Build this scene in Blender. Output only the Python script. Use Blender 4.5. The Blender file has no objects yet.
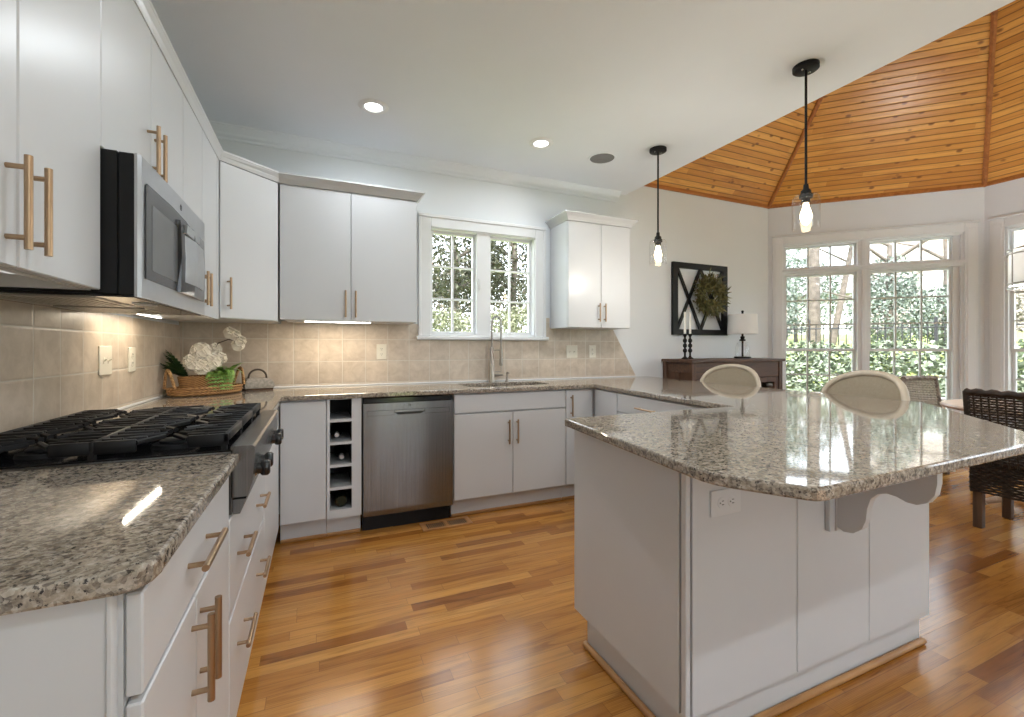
import bpy, bmesh, math, random
from mathutils import Vector, Matrix
from mathutils.geometry import tessellate_polygon
PI = math.pi
random.seed(11)
S = bpy.context.scene
C = S.collection

# ------------------------------------------------------------------ camera, sky, exposure
cd = bpy.data.cameras.new('camera'); cam = bpy.data.objects.new('camera', cd); C.objects.link(cam)
cam.location = (0.8571, 0.0, 1.2009); cam.rotation_euler = (PI/2, 0, -0.4096)
cd.sensor_fit = 'HORIZONTAL'; cd.sensor_width = 36; cd.lens = 36*444.81/1024
cd.shift_y = -0.0102; cd.clip_start = 0.02; cd.clip_end = 200
S.camera = cam
S.view_settings.view_transform = 'Standard'; S.view_settings.look = 'None'
S.view_settings.gamma = 1; S.view_settings.use_curve_mapping = False
S.view_settings.exposure = 0.40
wd = bpy.data.worlds.new('sky'); S.world = wd; wd.use_nodes = True
bg = wd.node_tree.nodes['Background']; bg.inputs[0].default_value = (0.84, 0.925, 1.0, 1); bg.inputs[1].default_value = 4.2
sd = bpy.data.lights.new('sun', 'SUN'); sd.energy = 11.0; sd.angle = 0.05; sd.color = (1, .95, .86)
so = bpy.data.objects.new('sun', sd); C.objects.link(so); so.rotation_euler = (math.radians(37), 0, math.radians(-48)); so.location = (0, -20, 30)
CAN_W = 5.0        # watts of one recessed can
BAR_W = 2.3         # under cabinet bar
X_VAULT = 3.66      # where the flat kitchen ceiling ends
ZC = 2.7265; D = 3.6173; ZV = 2.868

# ------------------------------------------------------------------ node helpers
class N:
    def __init__(s, name):
        s.m = bpy.data.materials.new(name); s.m.use_nodes = True
        s.t = s.m.node_tree; s.p = s.t.nodes['Principled BSDF']; s.out = s.t.nodes['Material Output']
    def n(s, typ, **k):
        o = s.t.nodes.new(typ)
        for a, b in k.items(): setattr(o, a, b)
        return o
    def l(s, a, b): s.t.links.new(a, b)
    def setin(s, sock, v):
        if hasattr(v, 'links') or isinstance(v, bpy.types.NodeSocket): s.l(v, sock)
        else: sock.default_value = v
    def math(s, op, a, b=0.0, c=None):
        o = s.n('ShaderNodeMath', operation=op); s.setin(o.inputs[0], a); s.setin(o.inputs[1], b)
        if c is not None: s.setin(o.inputs[2], c)
        return o.outputs[0]
    def coord(s):
        tc = s.n('ShaderNodeTexCoord'); return tc.outputs['Object']
    def sep(s, v):
        o = s.n('ShaderNodeSeparateXYZ'); s.l(v, o.inputs[0]); return o.outputs
    def comb(s, x, y, z=0.0):
        o = s.n('ShaderNodeCombineXYZ')
        for i, v in enumerate((x, y, z)): s.setin(o.inputs[i], v)
        return o.outputs[0]
    def mapping(s, v, scale):
        o = s.n('ShaderNodeMapping'); s.l(v, o.inputs[0]); o.inputs['Scale'].default_value = scale; return o.outputs[0]
    def noise(s, v, sc, det=4, rough=.55, dist=0):
        o = s.n('ShaderNodeTexNoise'); s.l(v, o.inputs['Vector']); o.inputs['Scale'].default_value = sc
        o.inputs['Detail'].default_value = det; o.inputs['Roughness'].default_value = rough; o.inputs['Distortion'].default_value = dist
        return o.outputs[0]
    def voro(s, v, sc, feat='F1', out='Distance'):
        o = s.n('ShaderNodeTexVoronoi', feature=feat); s.l(v, o.inputs['Vector']); o.inputs['Scale'].default_value = sc; return o.outputs[out]
    def white(s, v):
        o = s.n('ShaderNodeTexWhiteNoise', noise_dimensions='3D'); s.l(v, o.inputs['Vector']); return o.outputs['Value']
    def ramp(s, f, stops, interp='LINEAR'):
        o = s.n('ShaderNodeValToRGB'); o.color_ramp.interpolation = interp; s.l(f, o.inputs[0])
        e = o.color_ramp.elements
        while len(e) < len(stops): e.new(.5)
        for i, (p, c) in enumerate(stops):
            e[i].position = p; e[i].color = (*c, 1) if len(c) == 3 else c
        return o.outputs[0]
    def mix(s, f, a, b, mode='MIX'):
        o = s.n('ShaderNodeMix', data_type='RGBA', blend_type=mode)
        s.setin(o.inputs[0], f)
        for k, v in ((6, a), (7, b)):
            if isinstance(v, tuple): o.inputs[k].default_value = (*v, 1)
            else: s.l(v, o.inputs[k])
        return o.outputs[2]
    def bump(s, h, strength=.2, dist=.01):
        o = s.n('ShaderNodeBump'); s.l(h, o.inputs['Height']); o.inputs['Strength'].default_value = strength
        o.inputs['Distance'].default_value = dist; s.l(o.outputs[0], s.p.inputs['Normal'])
    def base(s, v):
        if isinstance(v, tuple): s.p.inputs['Base Color'].default_value = (*v, 1)
        else: s.l(v, s.p.inputs['Base Color'])
    def set(s, **k):
        for a, b in k.items():
            s.p.inputs[a.replace('_', ' ')].default_value = b
        return s

def simple(name, col, rough=.5, metal=0, var=.05, sc=8, bump=0, bsc=60, **k):
    q = N(name); co = q.coord(); f = q.noise(co, sc, 3)
    lo = tuple(c*(1-var) for c in col); hi = tuple(min(1, c*(1+var)) for c in col)
    q.base(q.ramp(f, [(.3, lo), (.7, hi)])); q.set(Roughness=rough, Metallic=metal)
    if bump: q.bump(q.noise(co, bsc, 3), bump, .002)
    for a, b in k.items(): q.p.inputs[a.replace('_', ' ')].default_value = b
    return q.m
def emit(name, col, st):
    q = N(name); q.base((0, 0, 0)); q.p.inputs['Emission Color'].default_value = (*col, 1); q.p.inputs['Emission Strength'].default_value = st
    q.set(Roughness=.4); return q.m
def thin_glass(name, tint=(1, 1, 1), refl=.08):
    q = N(name); tr = q.n('ShaderNodeBsdfTransparent'); tr.inputs[0].default_value = (*tint, 1)
    gl = q.n('ShaderNodeBsdfGlossy'); gl.inputs['Roughness'].default_value = .02
    fr = q.n('ShaderNodeLayerWeight'); fr.inputs[0].default_value = .5
    f = q.math('MULTIPLY_ADD', q.math('POWER', fr.outputs['Facing'], 4.0), .45, refl*.3)
    mx = q.n('ShaderNodeMixShader'); q.l(f, mx.inputs[0]); q.l(tr.outputs[0], mx.inputs[1]); q.l(gl.outputs[0], mx.inputs[2])
    q.l(mx.outputs[0], q.out.inputs[0]); return q.m

M = {}
M['paint'] = simple('cabinet_white', (.60, .61, .625), .32, var=.015, sc=2)
M['wall'] = simple('wall_paint', (.745, .775, .805), .6, var=.012, sc=2, bump=.04, bsc=120)
M['ceil'] = simple('ceiling_paint', (.79, .825, .865), .7, var=.015, sc=2, bump=.04, bsc=90)
M['trim'] = simple('trim_white', (.78, .79, .80), .35, var=.01, sc=3)
M['sash'] = simple('sash_white', (.74, .75, .76), .4, var=.01, sc=3)
M['muntin'] = simple('muntin_grey', (.52, .52, .50), .4, var=.02, sc=3)
M['brass'] = simple('champagne_bronze', (.43, .30, .19), .33, 1.0, var=.05, sc=30)
M['black_metal'] = simple('matte_black', (.009, .009, .010), .45, 0, var=.1, Specular_IOR_Level=.25)
M['iron'] = simple('cast_iron', (.009, .009, .010), .5, 0, var=.2, bump=.15, bsc=300, Specular_IOR_Level=.3)
M['black_gloss'] = simple('black_gloss', (.008, .008, .009), .12, 0, var=.1)
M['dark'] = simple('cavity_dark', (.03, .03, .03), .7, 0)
M['chrome'] = simple('chrome', (.62, .62, .63), .12, 1.0, var=.03)
M['nickel'] = simple('brushed_nickel', (.36, .335, .30), .28, 1.0, var=.05, sc=40)
M['steel_light'] = simple('stainless_bright', (.46, .465, .475), .30, 1.0, var=.03, sc=30)
M['mw_glass'] = simple('microwave_glass', (.055, .057, .06), .2, 0, var=.04, Specular_IOR_Level=.25)
M['mw_screen'] = simple('microwave_screen', (.12, .124, .128), .25, 0, var=.04, Specular_IOR_Level=.25)
M['mirror_dark'] = simple('dark_glass', (.05, .052, .055), .08, 0.0, var=.05)
M['plate'] = simple('plate_ivory', (.72, .68, .58), .35, var=.02)
M['plate_white'] = simple('plate_white', (.66, .67, .68), .35, var=.02)
M['slot'] = simple('slot_dark', (.03, .03, .03), .6)
M['glass'] = thin_glass('window_glass')
M['jar'] = thin_glass('jar_glass', (.97, .975, .98), .28)
M['lens'] = emit('lamp_lens', (1, .97, .90), 6)
M['bar_lens'] = emit('bar_lens', (1, .96, .88), 9)
q = N('drum_fabric'); tl = q.n('ShaderNodeBsdfTranslucent'); tl.inputs[0].default_value = (.9, .88, .84, 1); mx = q.n('ShaderNodeMixShader'); mx.inputs[0].default_value = .22
q.base((.85, .85, .84)); q.l(q.p.outputs[0], mx.inputs[1]); q.l(tl.outputs[0], mx.inputs[2]); q.l(mx.outputs[0], q.out.inputs[0]); M['drum'] = q.m
M['bar_dim'] = emit('bar_lens_dim', (1, .98, .95), .55)
M['bulb'] = emit('bulb_glow', (1, .78, .48), 14)
M['screen'] = simple('speaker_grille', (.20, .20, .205), .8, var=.1, bump=.3, bsc=500)
M['cream'] = simple('cream_wood', (.56, .49, .39), .45, var=.1, sc=14)
M['walnut'] = None
M['linen'] = simple('grey_linen', (.30, .28, .25), .9, var=.25, sc=60, bump=.5, bsc=400)
M['shade'] = simple('lamp_shade', (.82, .82, .81), .8, var=.02, bump=.1, bsc=300)
M['petal'] = simple('petal_white', (.86, .80, .70), .6, var=.06, sc=20)
M['leafg'] = simple('fern_green', (.17, .33, .06), .5, var=.4, sc=30)
M['leafd'] = simple('dark_leaf', (.05, .11, .035), .5, var=.3, sc=30)
M['stem'] = simple('stem_brown', (.06, .04, .025), .6)
M['candle'] = simple('candle_wax', (.85, .83, .78), .5, var=.02)
M['bottle'] = simple('bottle_glass', (.012, .02, .012), .12, 0, var=.1)
M['foil'] = simple('bottle_foil', (.45, .43, .42), .35, .6)
M['soil'] = simple('earth', (.16, .11, .07), .9, var=.3, sc=20)
M['bark'] = simple('bark', (.13, .11, .095), .9, var=.35, sc=12, bump=.8, bsc=30)
M['fence'] = simple('fence_black', (.03, .03, .035), .5)

def m_steel():
    q = N('stainless_steel'); co = q.coord(); f = q.noise(q.mapping(co, (220, 220, 1.5)), 1, 3)
    q.base(q.ramp(f, [(.3, (.17, .172, .176)), (.7, (.25, .253, .257))])); q.set(Metallic=1.0, Roughness=.27)
    w = q.noise(q.mapping(co, (4, 4, .8)), 1, 1)
    b = q.n('ShaderNodeBump'); b.inputs['Strength'].default_value = .25; b.inputs['Distance'].default_value = .03; q.l(w, b.inputs['Height'])
    q.l(b.outputs[0], q.p.inputs['Normal'])
    return q.m
M['steel'] = m_steel()

def m_floor():
    q = N('oak_floor'); x, y, z = q.sep(q.coord())
    wd_ = .060
    ry = q.math('DIVIDE', y, wd_); row = q.math('FLOOR', ry); fy = q.math('FRACT', ry)
    off = q.math('MULTIPLY', q.white(q.comb(row, 3.3, 1.7)), 7.0)
    ln = q.math('ADD', .5, q.math('MULTIPLY', q.white(q.comb(row, 9.1, 4.2)), .5))
    bx = q.math('DIVIDE', q.math('ADD', x, off), ln); bi = q.math('FLOOR', bx); fx = q.math('FRACT', bx)
    rnd = q.white(q.comb(row, bi, .5)); rnd2 = q.white(q.comb(bi, row, 8.5))
    col = q.ramp(rnd, [(0, (.27, .095, .018)), (.25, (.43, .180, .036)), (.65, (.50, .220, .046)), (.9, (.56, .265, .064)), (1, (.62, .315, .088))])
    gx = q.math('ADD', q.math('MULTIPLY', x, 2.2), q.math('MULTIPLY', rnd2, 40))
    gv = q.comb(gx, q.math('MULTIPLY', y, 26), rnd)
    g = q.noise(gv, 1.0, 6, .6, 1.2)
    fine = q.noise(q.comb(q.math('MULTIPLY', x, 6), q.math('MULTIPLY', y, 240), rnd2), 1, 3)
    gr = q.ramp(g, [(.32, (.58, .51, .45)), (.5, (1, 1, 1)), (.7, (1.16, 1.15, 1.12))])
    col = q.mix(.85, col, gr, 'MULTIPLY')
    # cathedral rings on some boards
    wv = q.n('ShaderNodeTexWave', wave_type='RINGS'); wv.inputs['Scale'].default_value = 3.0; wv.inputs['Distortion'].default_value = 3.0; wv.inputs['Detail'].default_value = 2
    q.l(q.comb(q.math('MULTIPLY', gx, .35), q.math('MULTIPLY', fy, 1.6), rnd2), wv.inputs['Vector'])
    rg = q.ramp(wv.outputs[0], [(.0, (.78, .72, .66)), (.35, (1, 1, 1)), (1, (1.04, 1.04, 1.04))])
    col = q.mix(q.math('MULTIPLY', q.math('GREATER_THAN', rnd2, .55), .75), col, rg, 'MULTIPLY')
    col = q.mix(.35, col, q.ramp(fine, [(.35, (.75, .72, .7)), (.6, (1, 1, 1))]), 'MULTIPLY')
    e1 = q.math('MINIMUM', fy, q.math('SUBTRACT', 1.0, fy)); e1 = q.math('MULTIPLY', e1, wd_)
    e2 = q.math('MULTIPLY', q.math('MINIMUM', fx, q.math('SUBTRACT', 1.0, fx)), ln)
    e = q.math('MINIMUM', e1, e2); gap = q.math('LESS_THAN', e, .0009)
    col = q.mix(q.math('MULTIPLY', gap, .6), col, (.12, .05, .02))
    q.base(col); q.set(Roughness=.19); q.p.inputs['Coat Weight'].default_value = .08; q.p.inputs['Coat Roughness'].default_value = .18
    q.bump(q.math('ADD', q.math('MULTIPLY', g, .3), q.math('MULTIPLY', gap, -1.0)), .12, .003)
    return q.m
M['floor'] = m_floor()

def m_granite():
    q = N('granite'); co = q.coord()
    a = q.noise(co, 55, 5, .7, .6); b = q.voro(co, 150, 'F1', 'Color'); bsep = q.n('ShaderNodeSeparateColor'); q.l(b, bsep.inputs[0])
    c = q.noise(co, 130, 4, .7)
    col = q.ramp(a, [(.36, (.05, .042, .036)), (.46, (.17, .145, .115)), (.56, (.32, .28, .23)), (.68, (.50, .455, .39))])
    col = q.mix(.42, col, q.ramp(bsep.outputs[0], [(0, (.05, .04, .035)), (.25, (.22, .17, .13)), (.55, (.45, .37, .28)), (1, (.62, .56, .48))]))
    dk = q.ramp(c, [(.36, (1, 1, 1)), (.43, (0, 0, 0))])
    col = q.mix(dk, col, (.030, .024, .022))
    q.base(col); q.set(Roughness=.05); q.p.inputs['Specular IOR Level'].default_value = .6
    return q.m
M['granite'] = m_granite()

def m_tile(name, axis, off_h):
    q = N(name); x, y, z = q.sep(q.coord()); h = x if axis == 'x' else y
    P_ = .1667
    u = q.math('DIVIDE', q.math('SUBTRACT', h, off_h), P_); v = q.math('DIVIDE', q.math('SUBTRACT', z, .935), P_)
    iu, iv = q.math('FLOOR', u), q.math('FLOOR', v); fu, fv = q.math('FRACT', u), q.math('FRACT', v)
    r = q.white(q.comb(iu, iv, 2.2))
    mott = q.noise(q.coord(), 14, 5, .65, .5)
    col = q.ramp(mott, [(.3, (.50, .415, .325)), (.7, (.66, .57, .47))])
    col = q.mix(.5, col, q.ramp(r, [(0, (.80, .79, .78)), (1, (1.08, 1.07, 1.06))]), 'MULTIPLY')
    e = q.math('MINIMUM', q.math('MINIMUM', fu, q.math('SUBTRACT', 1.0, fu)), q.math('MINIMUM', fv, q.math('SUBTRACT', 1.0, fv)))
    gr = q.ramp(e, [(.010, (1, 1, 1)), (.022, (0, 0, 0))])
    col = q.mix(gr, col, (.62, .58, .51))
    q.base(col); q.set(Roughness=.35)
    hgt = q.math('ADD', q.math('MULTIPLY', mott, .35), q.ramp(e, [(.008, (0, 0, 0)), (.04, (1, 1, 1))]))
    q.bump(hgt, .25, .004)
    return q.m
M['tile_back'] = m_tile('tile_back', 'x', .523); M['tile_left'] = m_tile('tile_left', 'y', 1.941)

def m_pine():
    q = N('pine_planks'); x, y, z = q.sep(q.coord())
    w = .060
    ry = q.math('DIVIDE', y, w); row = q.math('FLOOR', ry); fy = q.math('FRACT', ry)
    off = q.math('MULTIPLY', q.white(q.comb(row, 1.1, 2.2)), 9)
    bi = q.math('FLOOR', q.math('DIVIDE', q.math('ADD', x, off), 2.1))
    r = q.white(q.comb(row, bi, 4.4))
    col = q.ramp(r, [(0, (.56, .235, .042)), (.5, (.66, .305, .06)), (1, (.76, .385, .09))])
    g = q.noise(q.comb(q.math('MULTIPLY', x, 1.6), q.math('MULTIPLY', y, 22), r), 1, 5, .6, 1.5)
    col = q.mix(.8, col, q.ramp(g, [(.3, (.68, .58, .5)), (.55, (1, 1, 1)), (.75, (1.1, 1.1, 1.1))]), 'MULTIPLY')
    kn = q.voro(q.comb(q.math('MULTIPLY', q.math('ADD', x, off), 6.0), q.math('ADD', q.math('MULTIPLY', row, 2.3), q.math('MULTIPLY', fy, .55)), r), 1.0)
    kk = q.ramp(kn, [(.10, (1, 1, 1)), (.19, (0, 0, 0))])
    col = q.mix(q.math('MULTIPLY', kk, .8), col, (.16, .045, .012))
    e = q.math('MINIMUM', fy, q.math('SUBTRACT', 1.0, fy))
    gv = q.ramp(e, [(.02, (1, 1, 1)), (.10, (0, 0, 0))])
    col = q.mix(q.math('MULTIPLY', gv, .75), col, (.14, .045, .012))
    q.base(col); q.set(Roughness=.33)
    q.bump(q.ramp(e, [(.0, (0, 0, 0)), (.12, (1, 1, 1))]), .5, .01)
    return q.m
M['pine'] = m_pine()

def m_wood(name, dark, light, rough=.4, axis='x', sc=1.0):
    q = N(name); co = q.coord()
    s_ = {'x': (2.5, 30, 30), 'y': (30, 2.5, 30), 'z': (30, 30, 2.5)}[axis]
    g = q.noise(q.mapping(co, tuple(v*sc for v in s_)), 1, 5, .6, 1.0)
    q.base(q.ramp(g, [(.3, dark), (.7, light)])); q.set(Roughness=rough); q.bump(g, .08, .003); return q.m
M['walnut'] = m_wood('walnut', (.045, .020, .010), (.13, .058, .028), .5)
M['walnut_z'] = m_wood('walnut_upright', (.045, .020, .010), (.125, .055, .027), .5, 'z')
M['oak_trim'] = m_wood('oak_trim', (.30, .14, .05), (.50, .26, .10), .35)
M['oak_trim_y'] = m_wood('oak_trim_y', (.30, .14, .05), (.50, .26, .10), .35, 'y')
M['pine_trim'] = m_wood('pine_trim', (.30, .10, .025), (.50, .19, .05), .35)
M['table_wood'] = m_wood('table_wood', (.50, .36, .26), (.66, .52, .40), .3)
M['chair_leg'] = m_wood('chair_leg', (.045, .025, .015), (.12, .065, .035), .5, 'z')
M['vent_wood'] = m_wood('vent_wood', (.30, .13, .045), (.52, .26, .09), .4)

def m_weave(name, a, b, sx, sz, rough=.7):
    q = N(name); x, y, z = q.sep(q.coord()); co = q.coord()
    s1 = q.math('SINE', q.math('MULTIPLY', q.math('ADD', x, y), sx)); s2 = q.math('SINE', q.math('MULTIPLY', z, sz))
    f = q.math('MULTIPLY', s1, s2); f = q.math('MULTIPLY_ADD', f, .5, .5)
    nz = q.noise(co, 60, 3); f2 = q.math('ADD', q.math('MULTIPLY', f, .6), q.math('MULTIPLY', nz, .4))
    q.base(q.ramp(f2, [(.25, a), (.75, b)])); q.set(Roughness=rough); q.bump(f, .6, .004); return q.m
M['basket'] = m_weave('basket_weave', (.16, .07, .02), (.50, .27, .10), 300, 500)
M['cane'] = m_weave('cane_weave', (.30, .25, .175), (.46, .39, .29), 700, 700)
M['rattan_dark'] = simple('rattan_dark', (.028, .017, .011), .55, var=.6, sc=40)
M['rattan_grey'] = simple('rattan_grey', (.20, .15, .11), .6, var=.5, sc=30)
M['rattan_pale'] = simple('rattan_pale', (.27, .22, .17), .6, var=.3, sc=40)
M['rope'] = m_weave('rope_handle', (.25, .12, .04), (.50, .30, .13), 250, 250)

def m_brick(name, a, b, mort):
    q = N(name); x, y, z = q.sep(q.coord())
    br = q.n('ShaderNodeTexBrick'); q.l(q.comb(q.math('ADD', x, y), z), br.inputs['Vector'])
    for i, c in ((1, a), (2, b), (3, mort)): br.inputs[i].default_value = (*c, 1)
    br.inputs['Scale'].default_value = 1; br.inputs['Mortar Size'].default_value = .008; br.inputs['Brick Width'].default_value = .22; br.inputs['Row Height'].default_value = .075
    q.base(br.outputs[0]); q.set(Roughness=.85); return q.m
M['brick'] = m_brick('red_brick', (.26, .15, .11), (.32, .20, .15), (.34, .30, .27))
M['brick_pale'] = m_brick('pale_brick', (.33, .28, .265), (.38, .325, .305), (.40, .38, .365))
M['roof'] = simple('roof_grey', (.30, .31, .32), .8, var=.15, sc=6)
M['lawn'] = simple('lawn_green', (.22, .27, .075), .9, var=.2, sc=5)
M['ground'] = simple('mulch_ground', (.20, .16, .11), .95, var=.3, sc=3)
def m_leaf(name, a, b, c):
    q = N(name); info = q.n('ShaderNodeNewGeometry')
    f = q.noise(q.coord(), 5, 3); r = q.math('FRACT', q.math('ADD', q.math('MULTIPLY', info.outputs['Random Per Island'], .75), q.math('MULTIPLY', f, .4)))
    q.base(q.ramp(r, [(0, a), (.5, b), (1, c)])); q.set(Roughness=.5)
    q.p.inputs['Subsurface Weight'].default_value = 0
    return q.m
M['leaf_olive'] = m_leaf('leaf_olive', (.016, .020, .008), (.042, .048, .020), (.12, .125, .085))
M['leaf_pale'] = m_leaf('leaf_pale', (.09, .105, .05), (.155, .17, .095), (.25, .26, .18))
M['leaf_ivy'] = m_leaf('leaf_ivy', (.075, .105, .06), (.15, .19, .12), (.28, .31, .245))
M['leaf_fir'] = m_leaf('leaf_fir', (.075, .105, .085), (.155, .195, .165), (.29, .325, .295))
M['leaf_dry'] = m_leaf('leaf_dry', (.07, .06, .045), (.17, .15, .12), (.32, .30, .27))
M['leaf_fern'] = m_leaf('leaf_fern', (.05, .13, .02), (.15, .30, .05), (.30, .46, .11))
M['wreath'] = m_leaf('wreath_leaf', (.025, .030, .009), (.085, .085, .024), (.24, .21, .085))

# ------------------------------------------------------------------ mesh helpers
def box(bm, x0, x1, y0, y1, z0, z1, bev=0.0, seg=1):
    r = bmesh.ops.create_cube(bm, size=1.0); vs = r['verts']
    for v in vs:
        v.co = Vector(((x0+x1)/2+v.co.x*(x1-x0), (y0+y1)/2+v.co.y*(y1-y0), (z0+z1)/2+v.co.z*(z1-z0)))
    if bev > 0:
        es = list({e for v in vs for e in v.link_edges})
        bmesh.ops.bevel(bm, geom=es, offset=bev, segments=seg, affect='EDGES', profile=.5)
def prism(bm, pts, a0, a1, axis='z', holes=()):
    """polygon (with holes) extruded along an axis; pts are (p,q): z->(x,y), y->(x,z), x->(y,z)"""
    def mk(p, a):
        return {'z': (p[0], p[1], a), 'y': (p[0], a, p[1]), 'x': (a, p[0], p[1])}[axis]
    loops = [list(pts)] + [list(h) for h in holes]
    flat = [p for lp in loops for p in lp]
    tris = tessellate_polygon([[Vector((p[0], p[1], 0)) for p in lp] for lp in loops])
    A = [bm.verts.new(mk(p, a0)) for p in flat]; B = [bm.verts.new(mk(p, a1)) for p in flat]
    fs = []
    if not holes:
        fs.append(bm.faces.new(A)); fs.append(bm.faces.new(B))
    else:
        for t in tris:
            fs.append(bm.faces.new([A[i] for i in t])); fs.append(bm.faces.new([B[i] for i in t]))
    o = 0
    for lp in loops:
        n = len(lp)
        for i in range(n):
            j = (i+1) % n; fs.append(bm.faces.new([A[o+i], A[o+j], B[o+j], B[o+i]]))
        o += n
    return fs
def loft(bm, rings, close=True, cap=True, smooth=False):
    R = [[bm.verts.new(p) for p in r] for r in rings]
    n = len(R[0])
    for a, b in zip(R, R[1:]):
        for i in range(n if close else n-1):
            j = (i+1) % n; f = bm.faces.new([a[i], a[j], b[j], b[i]]); f.smooth = smooth
    if cap and close:
        bm.faces.new(R[0]); bm.faces.new(R[-1])
def tube(bm, pts, r, n=8, closed=False):
    pts = [Vector(p) for p in pts]; rr = r if isinstance(r, (list, tuple)) else [r]*len(pts)
    rings = []; up = None; m = len(pts)
    for i, p in enumerate(pts):
        if closed: t = pts[(i+1) % m]-pts[i-1]
        else: t = (pts[min(i+1, m-1)]-pts[max(i-1, 0)])
        t.normalize()
        if up is None:
            up = Vector((0, 0, 1)) if abs(t.z) < .9 else Vector((1, 0, 0))
        a = up - t*up.dot(t)
        if a.length < 1e-6: a = t.orthogonal()
        a.normalize(); b = t.cross(a); up = a
        rings.append([p+(a*math.cos(2*PI*k/n)+b*math.sin(2*PI*k/n))*rr[i] for k in range(n)])
    if closed: rings.append(rings[0]); loft(bm, rings, cap=False, smooth=True)
    else: loft(bm, rings, smooth=True)
def lathe(bm, prof, cx=0, cy=0, n=24, axis='z', cap=True, cz=0):
    rings = []
    for r, h in prof:
        ring = []
        for k in range(n):
            a = 2*PI*k/n; p, q = r*math.cos(a), r*math.sin(a)
            ring.append({'z': (cx+p, cy+q, cz+h), 'y': (cx+p, cy+h, cz+q), 'x': (cx+h, cy+p, cz+q)}[axis])
        rings.append(ring)
    loft(bm, rings, smooth=True, cap=cap)
def ball(bm, c, r, sx=1, sy=1, sz=1, u=12, v=8):
    r0 = bmesh.ops.create_uvsphere(bm, u_segments=u, v_segments=v, radius=r)
    for w in r0['verts']: w.co = Vector((c[0]+w.co.x*sx, c[1]+w.co.y*sy, c[2]+w.co.z*sz))
    for f in {f for w in r0['verts'] for f in w.link_faces}: f.smooth = True
def new(): return bmesh.new()
def arc(cx, cy, r, a0, a1, n):
    return [(cx+r*math.cos(a0+(a1-a0)*i/n), cy+r*math.sin(a0+(a1-a0)*i/n)) for i in range(n+1)]

WM = {}
def obj(name, bm, mat, parent=None, local=True, sharp=True):
    """link ONE mesh object; local=False: the mesh was written in world coordinates"""
    bmesh.ops.recalc_face_normals(bm, faces=bm.faces[:])
    if parent is not None and not local:
        bm.transform(WM[parent].inverted())
    me = bpy.data.meshes.new(name); bm.to_mesh(me); bm.free()
    if sharp and any(p.use_smooth for p in me.polygons):
        me.set_sharp_from_angle(angle=math.radians(50))
    o = bpy.data.objects.new(name, me); C.objects.link(o); me.materials.append(M[mat] if isinstance(mat, str) else mat)
    if parent is not None: o.parent = parent; WM[o] = WM[parent].copy()
    else: WM[o] = Matrix.Identity(4)
    return o
def thing(name, label, cat, loc=(0, 0, 0), rz=0.0, group=None):
    o = bpy.data.objects.new(name, None); C.objects.link(o); o.empty_display_size = .1
    o.location = loc; o.rotation_euler = (0, 0, rz); o['label'] = label; o['category'] = cat
    if group: o['group'] = group
    WM[o] = Matrix.Translation(loc) @ Matrix.Rotation(rz, 4, 'Z'); return o
def tag(o, label, cat, group=None, kind=None):
    o['label'] = label; o['category'] = cat
    if group: o['group'] = group
    if kind: o['kind'] = kind
    return o
def struct(name, bm, mat, parent=None):
    o = obj(name, bm, mat, parent, local=False)
    if parent is None: o['kind'] = 'structure'
    return o
def dup(root, loc, rz, label, group=None):
    r = root.copy(); C.objects.link(r); r.location = loc; r.rotation_euler = (0, 0, rz); r['label'] = label
    if group: r['group'] = group
    def rec(a, b):
        for ch in list(a.children):
            c = ch.copy(); C.objects.link(c); c.parent = b; rec(ch, c)
    rec(root, r); return r

# ------------------------------------------------------------------ room shell
c0 = (3.789, D); c1 = (5.726, D); c2 = (7.096, 2.247); c3 = (7.096, .31); c4 = (5.726, -1.06); c5 = (3.789, -1.06)
APX = Vector((4.757, 1.278, 2.868+2.339))
YR = -3.2
bm = new()
prism(bm, [(-.15, YR), (X_VAULT, YR), (X_VAULT, -1.06), c4, c3, c2, c1, (5.726, D+.12), (-.15, D+.12)], -.12, 0, 'z')
struct('floor', bm, 'floor')
bm = new(); box(bm, -.15, X_VAULT, YR-.15, D+.12, ZC, ZC+.12); struct('ceiling', bm, 'ceil')
bm = new(); box(bm, -.15, 0, YR, D+.12, 0, ZC); struct('wall_left', bm, 'wall')
# back wall with the kitchen window opening
KW = (1.69, 2.66, 1.30, 2.20)
bm = new()
prism(bm, [(0, 0), (5.726, 0), (5.726, 3.0), (0, 3.0)], D, D+.14, 'y', [[(KW[0], KW[2]), (KW[1], KW[2]), (KW[1], KW[3]), (KW[0], KW[3])]])
struct('wall_back', bm, 'wall')
# rear wall behind the viewer; its glazed door is added to let in fill light
bm = new()
prism(bm, [(0, 0), (X_VAULT, 0), (X_VAULT, ZC), (0, ZC)], YR-.14, YR, 'y', [[(2.10, .02), (3.40, .02), (3.40, 2.35), (2.10, 2.35)]])
struct('wall_rear', bm, 'wall')
bm = new()
for a in (2.10, 2.72, 3.34): box(bm, a, a+.06, YR-.10, YR-.04, .02, 2.35)
for a in (.02, 2.29): box(bm, 2.10, 3.40, YR-.10, YR-.04, a, a+.06)
dr = struct('fill_door_1', bm, 'trim')
bm = new(); box(bm, 2.16, 3.34, YR-.075, YR-.07, .08, 2.29); obj('pane', bm, 'glass', dr)
bm = new(); box(bm, X_VAULT, X_VAULT+.12, YR, -1.06, 0, ZC); struct('wall_right', bm, 'wall')
bm = new(); prism(bm, [(X_VAULT, -1.06), c4, (c4[0], -1.2), (X_VAULT, -1.2)], 0, 3.0, 'z'); struct('wall_front', bm, 'wall')

def frame(p, q):
    d = Vector((q[0]-p[0], q[1]-p[1], 0)); L = d.length; d.normalize()
    return Matrix(((d.x, -d.y, 0, p[0]), (d.y, d.x, 0, p[1]), (0, 0, 1, 0), (0, 0, 0, 1))), L
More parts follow.
